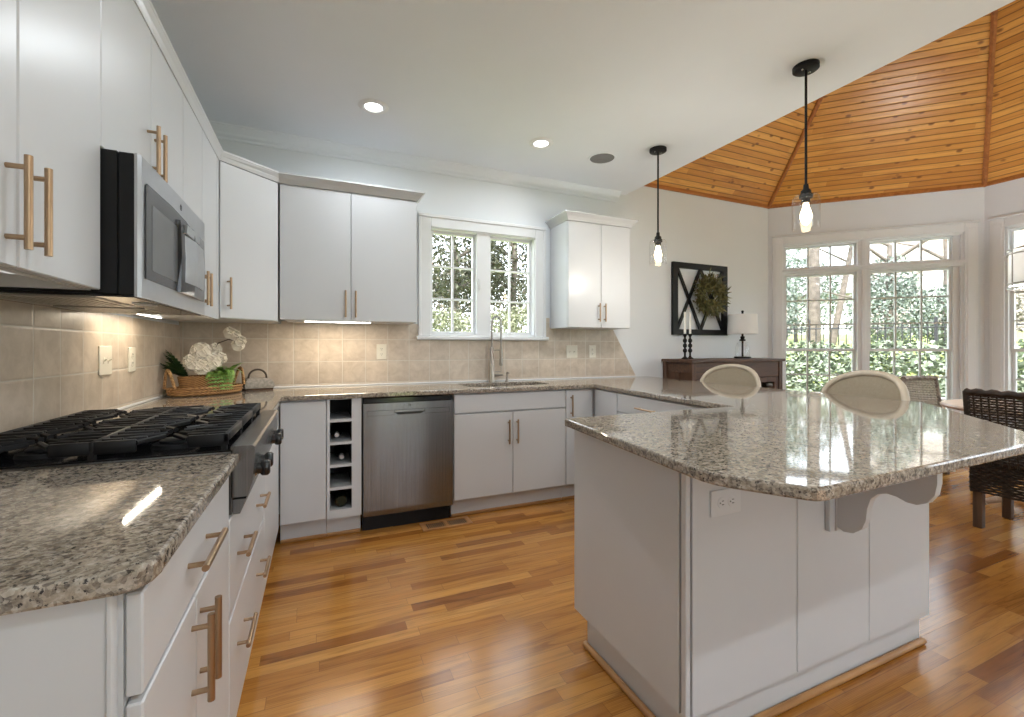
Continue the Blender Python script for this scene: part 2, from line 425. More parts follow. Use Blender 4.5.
# local frame of a bay wall: x along wall (p->q), y = left of it; outward is +y for clockwise corners
OPEN = (.15, 1.775, .28, 2.40)
def bay_wall(idx, side, p, q):
    mt, L = frame(p, q)
    bm = new(); prism(bm, [(0, 0), (L, 0), (L, 3.0), (0, 3.0)], 0, .14, 'y', [[(OPEN[0], OPEN[2]), (OPEN[1], OPEN[2]), (OPEN[1], OPEN[3]), (OPEN[0], OPEN[3])]])
    bm.transform(mt); struct('wall_'+side, bm, 'wall')
    # window: frame and casing = structure object, sashes and panes as parts
    bm = new()
    cw = .105; x0, x1, z0, z1 = OPEN
    for a, b in ((x0-cw, x0), (x1, x1+cw)):
        box(bm, a, b, -.0225, 0, z0-.02, z1+cw-.013, .004); box(bm, a+.02, b-.02, -.028, -.02, z0-.019, z1+.04, .003)
    box(bm, x0+.0005, x1-.0005, -.022, 0, z1, z1+cw-.013, .004)
    box(bm, x0-cw-.012, x1+cw+.012, -.036, 0, z1+cw-.012, z1+cw+.006, .004)
    box(bm, x0-cw-.03, x1+cw+.03, -.06, .02, z0-.035, z0, .006)
    box(bm, x0-cw, x1+cw, -.018, 0, z0-.12, z0-.035, .003)
    for a, b in ((x0, x0+.02), (x1-.02, x1)): box(bm, a, b, 0, .13, z0, z1)
    box(bm, x0, x1, 0, .13, z1-.02, z1); box(bm, x0, x1, .0, .13, z0, z0+.03)
    box(bm, .872, .978, -.004, .13, z0, z1); box(bm, .905, .945, -.016, -.004, z0, z1, .004)
    box(bm, x0, x1, -.006, .13, 2.055, 2.118); box(bm, x0-.005, x1+.005, -.03, -.004, 2.085, 2.112, .005)
    bm.transform(mt); wn = struct('window_%d' % idx, bm, 'trim')
    for a, b in ((.172, .872), (.978, 1.755)):
        b2 = min(b, 1.70) if a > .9 else b
        if a > .9:
            bm = new(); box(bm, 1.70, 1.757, .03, .12, z0+.03, 2.055); box(bm, 1.70, 1.757, .03, .12, 2.118, z1-.02); bm.transform(mt); obj('jamb', bm, 'sash', wn)
        bm = new(); gl = new(); mu = new()
        for (s0, s1, y0, rows) in ((2.118, 2.38, .05, 1), (1.165, 2.055, .045, 3), (.31, 1.195, .075, 3)):
            t = .022 if rows == 1 else .026
            for u, w in ((a, a+t), (b2-t, b2)): box(bm, u, w, y0, y0+.035, s0, s1)
            for u, w in ((s0, s0+t), (s1-t, s1)): box(bm, a+t, b2-t, y0, y0+.035, u, w)
            box(gl, a+t, b2-t, y0+.016, y0+.020, s0+t, s1-t)
            for k in (1, 2):
                xx = a+t+(b2-a-2*t)*k/3; box(mu, xx-.008, xx+.008, y0+.006, y0+.03, s0+t, s1-t)
            for k in range(1, rows):
                zz = s0+t+(s1-s0-2*t)*k/rows; box(mu, a+t, b2-t, y0+.008, y0+.028, zz-.008, zz+.008)
        for w_, n_, m_ in ((bm, 'sash', 'sash'), (gl, 'pane', 'glass'), (mu, 'muntins', 'muntin')):
            w_.transform(mt); obj(n_, w_, m_, wn)
    return wn
bay_wall(2, 'northeast', c1, c2); bay_wall(3, 'east', c2, c3); bay_wall(4, 'southeast', c3, c4)  # window in the unseen southeast wall is added for more daylight
for nm, p, q in (('baseboard_northeast', c1, c2), ('baseboard_east', c2, c3)):
    mt, L = frame(p, q); bm = new(); box(bm, .03, L-.03, -.016, 0, 0, .13, .004); bm.transform(mt); struct(nm, bm, 'trim')
bm = new(); box(bm, 3.97, 5.70, D-.016, D, 0, .13, .004); struct('baseboard_back', bm, 'trim')

# pine vault
def panel(name, a, b, pts):
    a = Vector((*a, ZV)); b = Vector((*b, ZV)); x = (b-a).normalized(); ce = Vector((APX.x, APX.y, ZV))
    inn = (ce-(a+b)/2); inn -= x*inn.dot(x); inn.normalize(); y = (inn+Vector((0, 0, 1))).normalized(); z = x.cross(y)
    if z.z < 0: x = -x; z = -z; a = b
    mt = Matrix((( x.x, y.x, z.x, a.x), (x.y, y.y, z.y, a.y), (x.z, y.z, z.z, a.z), (0, 0, 0, 1)))
    bm = new(); inv = mt.inverted()
    loc = [inv @ Vector(p) for p in pts]
    A = [bm.verts.new((p.x, p.y, 0)) for p in loc]; B = [bm.verts.new((p.x, p.y, .04)) for p in loc]
    bm.faces.new(A); bm.faces.new(B)
    for i in range(len(A)):
        j = (i+1) % len(A); bm.faces.new([A[i], A[j], B[j], B[i]])
    o = obj(name, bm, 'pine'); o.matrix_world = mt; o['kind'] = 'structure'; return o
ap = tuple(APX); e3 = lambda p: (p[0], p[1], ZV)
hw = (APX.x-X_VAULT)*math.tan(PI/8); zw = ZV+(X_VAULT-2.42)
NWE = (X_VAULT, D-(3.789-X_VAULT)); SWE = (X_VAULT, -1.06+(3.789-X_VAULT))
panel('ceiling_vault_north', c0, c1, [e3(c0), e3(c1), ap])
panel('ceiling_vault_northeast', c1, c2, [e3(c1), e3(c2), ap])
panel('ceiling_vault_east', c2, c3, [e3(c2), e3(c3), ap])
panel('ceiling_vault_southeast', c3, c4, [e3(c3), e3(c4), ap])
panel('ceiling_vault_south', c4, c5, [e3(c4), e3(c5), ap])
panel('ceiling_vault_northwest', NWE, c0, [e3(NWE), e3(c0), ap, (X_VAULT, APX.y+hw, zw)])
panel('ceiling_vault_southwest', c5, SWE, [e3(c5), e3(SWE), (X_VAULT, APX.y-hw, zw), ap])
panel('ceiling_vault_west', (2.42, .31), (2.42, 2.247), [(X_VAULT, APX.y-hw, zw), (X_VAULT, APX.y+hw, zw), ap])
bm = new(); prism(bm, [(D+.1, ZC+.121), (D+.1, ZV+.03), (NWE[1], ZV+.03), (APX.y+hw, zw), (APX.y-hw, zw), (SWE[1], ZV+.03), (-1.2, ZV+.03), (-1.2, ZC+.121)], X_VAULT-.031, X_VAULT-.001, 'x')
struct('wall_vault', bm, 'ceil')
for i, p in enumerate((c0, c1, c2, c3)):
    bm = new(); a = Vector((*p, ZV-.012)); b = APX+Vector((0, 0, -.012))
    tube(bm, [a, b], .022, 6); struct('trim_%d' % (4+i), bm, 'pine_trim')
for i, (p, q) in enumerate(((c0, c1), (c1, c2), (c2, c3), (c3, c4))):
    mt, L = frame(p, q); bm = new(); box(bm, -.01 if i else -.1, L+.01, -.022, 0, ZV-.022, ZV+.022, .006); bm.transform(mt); struct('trim_%d' % (10+i), bm, 'pine_trim')

for nm, pts in (('ceiling_corner_north', [(X_VAULT-.03, D+.1), (3.92, D+.1), (3.80, D-.01), (X_VAULT-.001, NWE[1]-.03), (X_VAULT-.03, NWE[1]-.03)]), ('ceiling_corner_south', [(X_VAULT-.03, -1.15), (3.92, -1.15), (3.80, -1.05), (X_VAULT-.001, SWE[1]+.03), (X_VAULT-.03, SWE[1]+.03)])):
    bm = new(); prism(bm, pts, ZV+.045, ZV+.07, 'z'); struct(nm, bm, 'ceil')

# crown moulding where the kitchen walls meet the flat ceiling
prof = [(0, -.085), (.010, -.085), (.014, -.07), (.03, -.058), (.036, -.044), (.06, -.018), (.066, -.008), (.075, -.006), (.075, 0), (0, 0)]
bm = new(); prism(bm, [(D-p, ZC+h) for p, h in prof], 0, 3.56, 'x'); struct('trim_1', bm, 'ceil')
bm = new(); prism(bm, [(p, ZC+h) for p, h in prof], YR, D-.075, 'y'); struct('trim_2', bm, 'ceil')

# kitchen window: casing, stool, sashes
x0, x1, z0, z1 = KW
bm = new(); cw = .095
for a, b in ((x0-cw, x0+.008), (x1-.008, x1+cw)):
    box(bm, a, b, D-.02, D, z0, z1+cw, .004); box(bm, a if a < 2 else b-.025, a+.025 if a < 2 else b, D-.031, D-.015, z0, z1+cw-.026, .004)
box(bm, x0+.009, x1-.009, D-.02, D, z1-.008, z1+cw, .004); box(bm, x0-cw-.001, x1+cw+.001, D-.033, D-.015, z1+cw-.025, z1+cw+.001, .004)
box(bm, x0-cw-.02, x1+cw+.02, D-.05, D+.03, z0-.03, z0, .006)
box(bm, 2.105, 2.225, D+.015, D+.12, z0, z1)
for a, b in ((x0, x0+.015), (x1-.015, x1)): box(bm, a, b, D, D+.13, z0, z1)
box(bm, x0, x1, D, D+.13, z1-.015, z1); box(bm, x0, x1, D, D+.13, z0, z0+.018)
w1 = struct('window_1', bm, 'trim')
for a, b in ((x0+.015, 2.105), (2.225, x1-.015)):
    bm = new(); gl = new(); mu = new(); t = .024; s0, s1 = z0+.018, z1-.015; y0 = D+.06
    for u, w in ((a, a+t), (b-t, b)): box(bm, u, w, y0, y0+.035, s0, s1)
    for u, w in ((s0, s0+t), (s1-t, s1)): box(bm, a+t, b-t, y0, y0+.035, u, w)
    box(gl, a+t, b-t, y0+.015, y0+.019, s0+t, s1-t)
    xm = (a+b)/2; box(mu, xm-.008, xm+.008, y0+.005, y0+.03, s0+t, s1-t)
    for k in (1, 2):
        zz = s0+t+(s1-s0-2*t)*k/3; box(mu, a+t, b-t, y0+.006, y0+.028, zz-.008, zz+.008)
    obj('sash', bm, 'sash', w1); obj('pane', gl, 'glass', w1); obj('muntins', mu, 'trim', w1)
    bm = new(); box(bm, xm-.035, xm+.035, y0-.02, y0, s0+.002, s0+.016, .003); tube(bm, [(xm, y0-.02, s0+.012), (xm+.03, y0-.03, s0+.022)], .004, 6); obj('crank', bm, 'trim', w1)
bm = new(); box(bm, 2.118, 2.132, D, D+.015, 1.70, 1.80, .003); tube(bm, [(2.125, D-.004, 1.74), (2.125, D-.012, 1.79)], .005, 6); obj('latch', bm, 'trim', w1)

# backsplash tile and the caulk bead above the granite
bm = new(); prism(bm, [(0, .925), (3.779, .925), (3.50, 1.39), (2.80, 1.39), (2.80, 1.476), (2.757, 1.476), (2.757, 1.268), (1.593, 1.268), (1.593, 1.395), (0, 1.395)], D-.008, D, 'y')
struct('wall_backsplash_back', bm, 'tile_back')
bm = new(); box(bm, 0, .008, .55, D-.008, .925, 1.352); struct('wall_backsplash_left', bm, 'tile_left')
bm = new(); box(bm, .0, 3.78, D-.016, D-.0005, .914, .925, .002); box(bm, .0005, .016, .72, D-.016, .914, .925, .002); struct('trim_3', bm, 'trim')

# ------------------------------------------------------------------ cabinets
def bar(L, axis='z', off=.031, r=.0064):
    """bar pull centred on the origin: local y = 0 is the door face, the bar stands at y = -off"""
    bm = new(); h = L/2
    if axis == 'z':
        tube(bm, [(0, -off, -h), (0, -off, h)], r, 10)
        for s in (-1, 1): tube(bm, [(0, 0, s*(h-.022)), (0, -off, s*(h-.022))], r*.8, 8)
    else:
        tube(bm, [(-h, -off, 0), (h, -off, 0)], r, 10)
        for s in (-1, 1): tube(bm, [(s*(h-.022), 0, 0), (s*(h-.022), -off, 0)], r*.8, 8)
    return bm
def add_front(root, kind, x0, x1, z0, z1, handle=None, g=.002, mat='paint', th=.02):
    bm = new(); box(bm, x0+g, x1-g, 0, th, z0+g, z1-g, .0025)
    o = obj(kind, bm, mat, root)
    for hd in (handle if isinstance(handle, list) else [handle] if handle else []):
        ax, hx, hz, L = hd; b = bar(L, ax); bmesh.ops.translate(b, verts=b.verts[:], vec=(hx, 0, hz)); obj('handle', b, 'brass', o)
    return o
def crown(root, x0, x1, depth, z, h=.06, ext=.05, l=True, r=True, y0=0):
    a, b = (ext if l else 0), (ext if r else 0)
    def ring(k, zz): return [(x0-a*k, y0-ext*k, zz), (x1+b*k, y0-ext*k, zz), (x1+b*k, depth, zz), (x0-a*k, depth, zz)]
    bm = new(); loft(bm, [ring(.12, z), ring(.2, z+h*.15), ring(.45, z+h*.45), ring(.85, z+h*.75), ring(1, z+h*.82), ring(1, z+h)])
    obj('crown', bm, 'paint', root)
def upper(name_label, loc, rz, W, depth, z0, z1, fronts, group=None, cr=None, open_bottom=False, xin=0):
    t = thing('upper_cabinet', name_label, 'cabinet', loc, rz, group)
    bm = new()
    if open_bottom:
        box(bm, 0, W, .021, depth, z0+.03, z1); box(bm, 0, .016, .021, depth, z0, z0+.03); box(bm, W-.016, W, .021, depth, z0, z0+.03); box(bm, .016, W-.016, .021, .04, z0, z0+.03)
        box(bm, .016, W-.016, depth-.02, depth, z0, z0+.03)
    else:
        box(bm, xin, W, .021, depth, z0, z1)
        if xin: box(bm, 0.012, xin, .021, .030, z0, z1)
    obj('carcass', bm, 'paint', t)
    for f in fronts: add_front(t, *f)
    if cr: crown(t, 0, W, depth, z1, **cr)
    return t
HL = .185
zt = 2.283
R90 = PI/2
t = upper('two-door upper cabinet nearest the viewer, left of the black-sided microwave', (.33, .803, 0), R90, .704, .318, 1.352, zt,
    [('door', 0, .352, 1.352, zt, ('z', .352-.036, 1.472, .175)), ('door', .352, .704, 1.352, zt, ('z', .352+.031, 1.472, .175))], cr=dict(ext=.02, l=False, r=False), open_bottom=True)
t = upper('short two-door upper cabinet directly above the microwave', (.33, 1.508, 0), R90, .772, .318, 1.732, zt,
    [('door', 0, .381, 1.732, zt, ('z', .381-.036, 1.867, .165)), ('door', .381, .772, 1.732, zt, ('z', .381+.036, 1.867, .165))], cr=dict(ext=.02, l=False, r=False))
t = upper('narrow-door upper cabinet between the microwave and the angled corner cabinet', (.33, 2.281, 0), R90, .736, .318, 1.362, zt,
    [('door', 0, .334, 1.362, zt, ('z', .334-.030, 1.494, .165)), ('door', .334, .668, 1.362, zt, ('z', .334+.045, 1.494, .165)), ('filler', .668, .736, 1.362, zt)], cr=dict(ext=.02, l=False, r=False))
# angled corner cabinet
A = Vector((.33, 3.019)); B = Vector((.617, 3.287)); dW = (B-A).length; ang = math.atan2(B.y-A.y, B.x-A.x)
t = thing('corner_upper_cabinet', 'angled single-door upper cabinet set across the room corner', 'cabinet', (A.x, A.y, 0), ang)
bm = new(); pts = [(A.x, A.y), (B.x, B.y), (.617, D-.01), (.012, D-.01), (.012, 3.018), (.30, 3.018)]
off = Vector((-math.sin(ang), math.cos(ang)))*.021
pts[0] = (A.x+off.x-.006, A.y+off.y-.006); pts[1] = (B.x+off.x+.006, B.y+off.y+.012); pts[2] = (pts[1][0], D-.01)
prism(bm, pts, 1.375, zt, 'z'); obj('carcass', bm, 'paint', t, local=False)
add_front(t, 'door', .004, dW-.004, 1.375, zt, ('z', .05, 1.52, HL))
bm = new()
def cring(k, z):
    n = Vector((math.sin(ang), -math.cos(ang)))*.045*k
    return [(.33+.02*k, 3.0175, z), (.33+.02*k, 3.0185, z), (A.x+.021*k, 3.020, z), (B.x, B.y-.05*k, z), (.6185, B.y-.05*k, z), (.6185, D-.01, z), (.012, D-.01, z), (.012, 3.0175, z)]
loft(bm, [cring(.12, zt+.0005), cring(.45, zt+.027), cring(.9, zt+.047), cring(1, zt+.05), cring(1, zt+.06)]); obj('crown', bm, 'paint', t, local=False)
t = upper('wide two-door upper cabinet on the back wall left of the sink window', (.619, 3.287, 0), 0, .902, .318, 1.388, zt,
    [('door', 0, .443, 1.388, zt, ('z', .443-.036, 1.505, HL)), ('door', .443, .902, 1.388, zt, ('z', .443+.03, 1.505, HL))], cr=dict(ext=.05, l=False), xin=.03)
t = upper('small two-door upper cabinet right of the sink window', (2.806, 3.287, 0), 0, .652, .318, 1.378, 2.295,
    [('door', 0, .336, 1.378, 2.295, ('z', .336-.030, 1.512, .16)), ('door', .336, .652, 1.378, 2.295, ('z', .336+.03, 1.512, .16))], cr=dict(ext=.055, h=.065))

def undercab(label, x0, x1, y0, y1, z, en, lens='bar_lens'):
    t = thing('light_bar', label, 'light bar', ((x0+x1)/2, (y0+y1)/2, z))
    bm = new(); box(bm, x0, x1, y0, y1, z-.004, z-.0003, .001); obj('housing', bm, 'trim', t, local=False)
    bm = new(); box(bm, x0+.004, x1-.004, y0+.004, y1-.004, z-.010, z-.004, .002); obj('diffuser', bm, lens, t, local=False)
    if not en: return
    ld = bpy.data.lights.new('bar_light', 'AREA'); ld.shape = 'RECTANGLE'; ld.size = x1-x0-.005; ld.size_y = y1-y0-.005; ld.energy = en; ld.color = (1, .84, .62)
    lo = bpy.data.objects.new('bar_light', ld); C.objects.link(lo); lo.parent = t; lo.location = (0, 0, -.012)
undercab('long glowing light bar under the back wall upper cabinet', .764, 1.201, 3.325, 3.355, 1.388, BAR_W)
undercab('glowing light bar under the narrow cabinet beside the microwave', .104, .122, 2.34, 2.81, 1.362, BAR_W*.55)
undercab('white light bar housing in the hollow under the upper cabinet nearest the viewer', .20, .25, .86, 1.40, 1.381, 0, 'bar_dim')

# base cabinets
TB = .884
def base(label, loc, rz, W, depth, fronts, toe=True, z0=.13, name='base_cabinet', carc=None, toe_back=.078):
    t = thing(name, label, 'cabinet', loc, rz)
    bm = new(); box(bm, 0, W, .021, depth, z0, TB-.001) if carc is None else carc(bm); obj('carcass', bm, 'paint', t)
    for f in fronts: add_front(t, *f)
    if toe:
        bm = new(); box(bm, 0, W, toe_back, depth, .0, z0-.001); obj('toe_kick', bm, 'paint', t)
        bm = new(); box(bm, 0, W, toe_back-.014, toe_back-.0005, .0, .022, .005); obj('shoe_moulding', bm, 'oak_trim', t)
    return t
XF = .638
t = base('base cabinet at the near end of the left run, below the foreground granite', (XF, .752, 0), R90, .633, .63,
    [('drawer', 0, .633, .728, .872, ('x', .30, .802, .185)), ('door', 0, .287, .13, .722, ('z', .287-.032, .612, .165)), ('door', .287, .633, .13, .722, ('z', .287+.032, .612, .165))])
bm = new(); box(bm, .0, .612, .738, .7515, .0, TB-.001, .002); obj('end_panel', bm, 'paint', t, local=False)
bm = new(); box(bm, .605, .6125, .733, .738, .0, TB-.001, .002); obj('end_stile', bm, 'paint', t, local=False)
t = base('base cabinet with two wide drawers under the gas rangetop', (XF, 1.387, 0), R90, .823, .63,
    [('drawer', 0, .823, .47, .742, [('x', .19, .60, .168), ('x', .62, .60, .168)]), ('drawer', 0, .823, .13, .465, [('x', .19, .335, .168), ('x', .62, .335, .168)])],
    carc=lambda bm: box(bm, 0, .823, .021, .63, .13, .740))
t = base('narrow base cabinet between the rangetop and the room corner', (XF, 2.212, 0), R90, .765, .63,
    [('door', 0, .70, .13, .872, None), ('filler', .70, .765, .13, .872)])
YF = D-.62
t = base('blank-front base cabinet in the room corner left of the wine cubbies', (.6395, YF, 0), 0, .2605, .61, [('door', .002, .2605, .135, .876, None)])
def wine_carc(bm):
    W = .205; d = .61
    box(bm, 0, .018, .0, d, .135, TB-.001); box(bm, .147, W, .0, d, .135, TB-.001)
    for k in range(6):
        z1 = .878-.142*k+ .017; box(bm, .018, .147, .0, d-.02, max(z1-.017, .135), min(z1, TB-.001))
    box(bm, .018, .147, .34, .36, .14, .88); box(bm, .018, .147, 0, .34, .135, .1675)
t = base('open wine cubby column with five square slots beside the dishwasher', (.902, YF, 0), 0, .205, .61, [], name='wine_rack', carc=wine_carc)
for k in range(5):  # added dark sheets put the slots' inner shade into colour
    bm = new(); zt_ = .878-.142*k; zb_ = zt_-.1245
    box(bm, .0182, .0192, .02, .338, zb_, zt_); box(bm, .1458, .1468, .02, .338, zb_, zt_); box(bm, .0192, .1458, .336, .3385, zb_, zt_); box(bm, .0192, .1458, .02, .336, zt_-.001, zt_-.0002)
    obj('cubby_shade', bm, 'dark', t)
def bottle(k, x, label, flip=False):
    zf = .878-.142*k-.125; t = thing('wine_bottle', label, 'bottle', (.902+x, YF+(.035 if not flip else .325), zf+.038), 0, 'wine bottles lying in the cubbies')
    bm = new(); s = -1 if flip else 1
    pr = [(.001, .01), (.013, .01), (.0135, .04), (.0145, .085), (.022, .11), (.0365, .14), (.0365, .28), (.033, .285), (.001, .285)]
    lathe(bm, [(r, s*h) for r, h in pr], axis='y', n=18); obj('glass_body', bm, 'bottle', t)
    bm = new(); lathe(bm, [(.001, s*.0), (.0125, s*.0), (.0150, s*.003), (.0150, s*.05), (.0148, s*.05)], axis='y', n=16); obj('foil_cap', bm, 'foil', t)
bottle(1, .060, 'wine bottle lying neck outward in the second cubby from the top')
bottle(2, .088, 'wine bottle lying neck outward in the middle cubby')
bottle(4, .085, 'dark wine bottle lying base outward in the lowest cubby', True)

# dishwasher
t = thing('dishwasher', 'stainless steel dishwasher between the wine cubbies and the sink cabinet', 'dishwasher', (1.112, YF, 0))
bm = new(); box(bm, .004, .598, .03, .60, .10, .874); obj('tub', bm, 'black_gloss', t)
bm = new(); box(bm, .008, .594, .07, .09, .0, .10); obj('toe_panel', bm, 'black_metal', t)
bm = new(); box(bm, .008, .594, .0, .03, .845, .874); obj('control_edge', bm, 'black_gloss', t)
bm = new()
prism(bm, [(-.004, .115), (-.012, .15), (-.014, .70), (-.014, .842), (.028, .842), (.028, .115)], .006, .596, 'x')
dd = obj('door', bm, 'steel', t)
bm = new()      # pocket handle band: raised strip with a scooped recess
for a, b in ((.03, .20), (.40, .57)): box(bm, a, b, -.018, -.0145, .762, .796, .002)
box(bm, .20, .40, -.018, -.0145, .778, .796, .002); obj('handle_band', bm, 'steel', dd)
bm = new(); prism(bm, [(.205, .777), (.395, .777), (.375, .764), (.225, .764)], -.0155, -.0144, 'y'); obj('handle_recess', bm, 'dark', dd)
def text(s, size, loc, rot, mat, parent, name='lettering'):
    cu = bpy.data.curves.new(name, 'FONT'); cu.body = s; cu.size = size; cu.extrude = .0004; cu.align_x = 'CENTER'; cu.align_y = 'CENTER'
    tmp = bpy.data.objects.new(name, cu); C.objects.link(tmp)
    dg = bpy.context.evaluated_depsgraph_get(); me = bpy.data.meshes.new_from_object(tmp.evaluated_get(dg))
    bpy.data.objects.remove(tmp)
    o = bpy.data.objects.new(name, me); C.objects.link(o); me.materials.clear(); me.materials.append(M[mat]); o.location = loc; o.rotation_euler = rot
    o.parent = parent; return o
text('GE', .016, (.30, -.0147, .822), (PI/2, 0, 0), 'slot', dd)

t = base('sink base cabinet with a plain false drawer front and two doors', (1.719, YF, 0), 0, .895, .61,
    [('false_drawer', 0, .895, .742, .876, None), ('door', 0, .447, .135, .736, ('z', .447-.038, .592, .175)), ('door', .447, .895, .135, .736, ('z', .447+.030, .592, .175))],
    carc=lambda bm: (box(bm, 0, .895, .021, .61, .13, .66), box(bm, 0, .895, .021, .06, .66, TB-.001)))
t = base('slim single-door base cabinet right of the sink doors', (2.616, YF, 0), 0, .245, .61, [('door', 0, .245, .135, .876, ('z', .042, .755, .165))])
# peninsula: slanted a little, faces the kitchen
PA = math.atan2(.122, 1.45)
pl = (2.872, 2.993)
t = base('peninsula cabinet under the granite, with a wide drawer facing the range', (pl[0], pl[1], 0), -R90-PA, 1.35, .50,
    [('filler', 0, .33, .135, .876, None), ('drawer', .335, 1.33, .742, .876, ('x', .70, .80, .20)), ('door', .335, .85, .135, .736, ('z', .80, .60, .175)), ('door', .85, 1.33, .135, .736, ('z', .90, .60, .175))])
bm = new(); box(bm, .03, 1.35, .501, .515, .0, TB-.001, .002); obj('back_panel', bm, 'paint', t)

# island end of the worktop
t = thing('island_cabinet', 'white panelled island base under the granite bar with a scrolled bracket', 'cabinet', (1.826, .975, 0))
IX0, IX1, IY0, IY1 = 1.826, 3.115, .975, 1.585
bm = new(); box(bm, IX0+.016, IX1-.012, IY0+.016, IY1-.02, .125, TB-.001); obj('carcass', bm, 'paint', t, local=False)
bm = new(); box(bm, IX0, IX0+.0155, IY0+.028, IY1, .125, TB-.001, .002); obj('side_panel', bm, 'paint', t, local=False)
bm = new(); box(bm, IX0+.002, IX0+.020, IY0+.002, IY0+.022, .026, TB-.001, .002); obj('corner_post', bm, 'paint', t, local=False)
for a, b in ((IX0+.026, 2.309), (2.313, 2.708), (2.712, IX1)):
    bm = new(); box(bm, a, b, IY0, IY0+.0155, .125, TB-.001, .002); obj('front_panel', bm, 'paint', t, local=False)
bm = new(); box(bm, IX1-.0115, IX1, IY0+.018, IY1, .125, TB-.001, .002); obj('end_panel', bm, 'paint', t, local=False)
bm = new(); box(bm, IX0+.026, IX1-.008, IY0+.030, IY1-.06, .0, .124); obj('toe_kick', bm, 'paint', t, local=False)
bm = new(); tube(bm, [(IX0+.012, IY0+.019, .012), (IX1-.004, IY0+.019, .012)], .0122, 10); sh = obj('shoe_moulding', bm, 'oak_trim', t, local=False)
bm = new(); tube(bm, [(IX0+.0135, IY0+.022, .012), (IX0+.0135, IY1-.06, .012)], .0122, 10); obj('shoe_moulding', bm, 'oak_trim_y', t, local=False)
bm = new(); box(bm, 2.452, 2.480, IY0-.018, IY0-.0005, .575, TB-.001, .002); box(bm, 2.480, 2.515, IY0-.022, IY0-.0005, .575, TB-.001, .002); obj('bracket_plate', bm, 'paint', t, local=False)
bm = new(); yr = IY0-.0225
pts = [(yr, .882), (yr, .590), (yr-.02, .580), (yr-.05, .586), (yr-.075, .61), (yr-.086, .64), (yr-.09, .68), (yr-.10, .715), (yr-.12, .738), (yr-.145, .746), (yr-.17, .744), (yr-.195, .735), (yr-.22, .735), (yr-.245, .748), (yr-.262, .775), (yr-.268, .81), (yr-.268, .882)]
prism(bm, pts, 2.484, 2.512, 'x'); obj('bracket', bm, 'paint', t, local=False)
bm = new(); box(bm, 2.489, 2.507, yr-.30, yr-.2685, .852, .882, .002); obj('bracket_tip', bm, 'paint', t, local=False)

# ------------------------------------------------------------------ granite
def slab(name, pts, label, holes=()):
    bm = new(); prism(bm, pts, .884, .914, 'z', holes)
    es = [e for e in bm.edges if len(e.link_faces) == 2 and abs(e.verts[0].co.z-e.verts[1].co.z) < 1e-6 and any(abs(f.normal.z) < .5 for f in e.link_faces)]
    bmesh.ops.recalc_face_normals(bm, faces=bm.faces[:])
    es = [e for e in bm.edges if len(e.link_faces) == 2 and abs(e.link_faces[0].normal.dot(e.link_faces[1].normal)) < .3 and abs(e.verts[0].co.z-e.verts[1].co.z) < 1e-6]
    bmesh.ops.bevel(bm, geom=es, offset=.006, segments=2, affect='EDGES', profile=.5)
    o = obj(name, bm, 'granite'); return tag(o, label, 'countertop')
slab('countertop', [(.0, .718), (.622, .718), (.640, .726), (.652, .744), (.656, .77), (.656, 1.416), (.0, 1.416)], 'short speckled granite slab in the left foreground before the rangetop')
SX0, SX1, SY0, SY1 = 1.87, 2.56, 3.13, 3.46
hole = arc(SX1-.05, SY1-.05, .05, 0, PI/2, 4)+arc(SX0+.05, SY1-.05, .05, PI/2, PI, 4)+arc(SX0+.05, SY0+.05, .05, PI, 1.5*PI, 4)+arc(SX1-.05, SY0+.05, .05, 1.5*PI, 2*PI, 4)
slab('countertop', [(.0, 2.195), (.658, 2.195), (.658, 2.968), (2.856, 2.968), (2.735, 1.580), (1.782, 1.580), (1.772, 1.570), (1.688, .82), (1.686, .785), (1.692, .750), (1.708, .716), (1.782, .600), (1.795, .588), (1.815, .583), (2.95, .610), (3.00, .625), (3.79, 1.29), (3.80, 1.32), (3.85, 2.75), (3.93, D-.001), (.0, D-.001)],
     'long speckled granite worktop running from the corner past the sink and over the island', [hole[::-1]])
# sink and faucet
t = thing('sink', 'undermount steel sink basin below the kitchen window', 'sink', ((SX0+SX1)/2, (SY0+SY1)/2, .70))
bm = new()
def rr(g, z, r=.05): 
    return [(p[0], p[1], z) for p in arc(SX1+g-r, SY1+g-r, r, 0, PI/2, 4)+arc(SX0-g+r, SY1+g-r, r, PI/2, PI, 4)+arc(SX0-g+r, SY0-g+r, r, PI, 1.5*PI, 4)+arc(SX1+g-r, SY0-g+r, r, 1.5*PI, 2*PI, 4)]
loft(bm, [rr(.012, .883), rr(.004, .883), rr(.003, .72), rr(-.02, .695), rr(-.10, .69)], cap=False, smooth=True)
bm.faces.new([v for v in bm.verts][-20:]) if False else None
loft(bm, [rr(-.10, .69), rr(-.13, .689)], cap=True); obj('basin', bm, 'steel', t, local=False)
bm = new(); lathe(bm, [(.001, .692), (.035, .692), (.04, .695), (.001, .695)], (SX0+SX1)/2, (SY0+SY1)/2, 18); obj('drain', bm, 'chrome', t, local=False)
FX, FY = 2.205, 3.535
t = thing('faucet', 'tall brushed nickel spring faucet behind the sink', 'faucet', (FX, FY, .914))
bm = new(); lathe(bm, [(.001, 0), (.027, 0), (.027, .006), (.026, .014), (.024, .02), (.019, .285), (.010, .30), (.001, .30)], n=18); obj('body', bm, 'nickel', t)
bm = new(); pts = [(0, 0, .29)]
for i in range(17):
    a = PI-PI*i/16; pts.append((.040+.040*math.cos(a), -.012*i/16, .50+.055*math.sin(a)))
pts.append((.08, -.012, .40)); pts.append((.08, -.012, .30)); tube(bm, pts, .0075, 8); ho = obj('hose', bm, 'nickel', t)
bm = new(); sp = []
L = [Vector(p) for p in pts]
cum = [0]
for a, b in zip(L, L[1:]): cum.append(cum[-1]+(b-a).length)
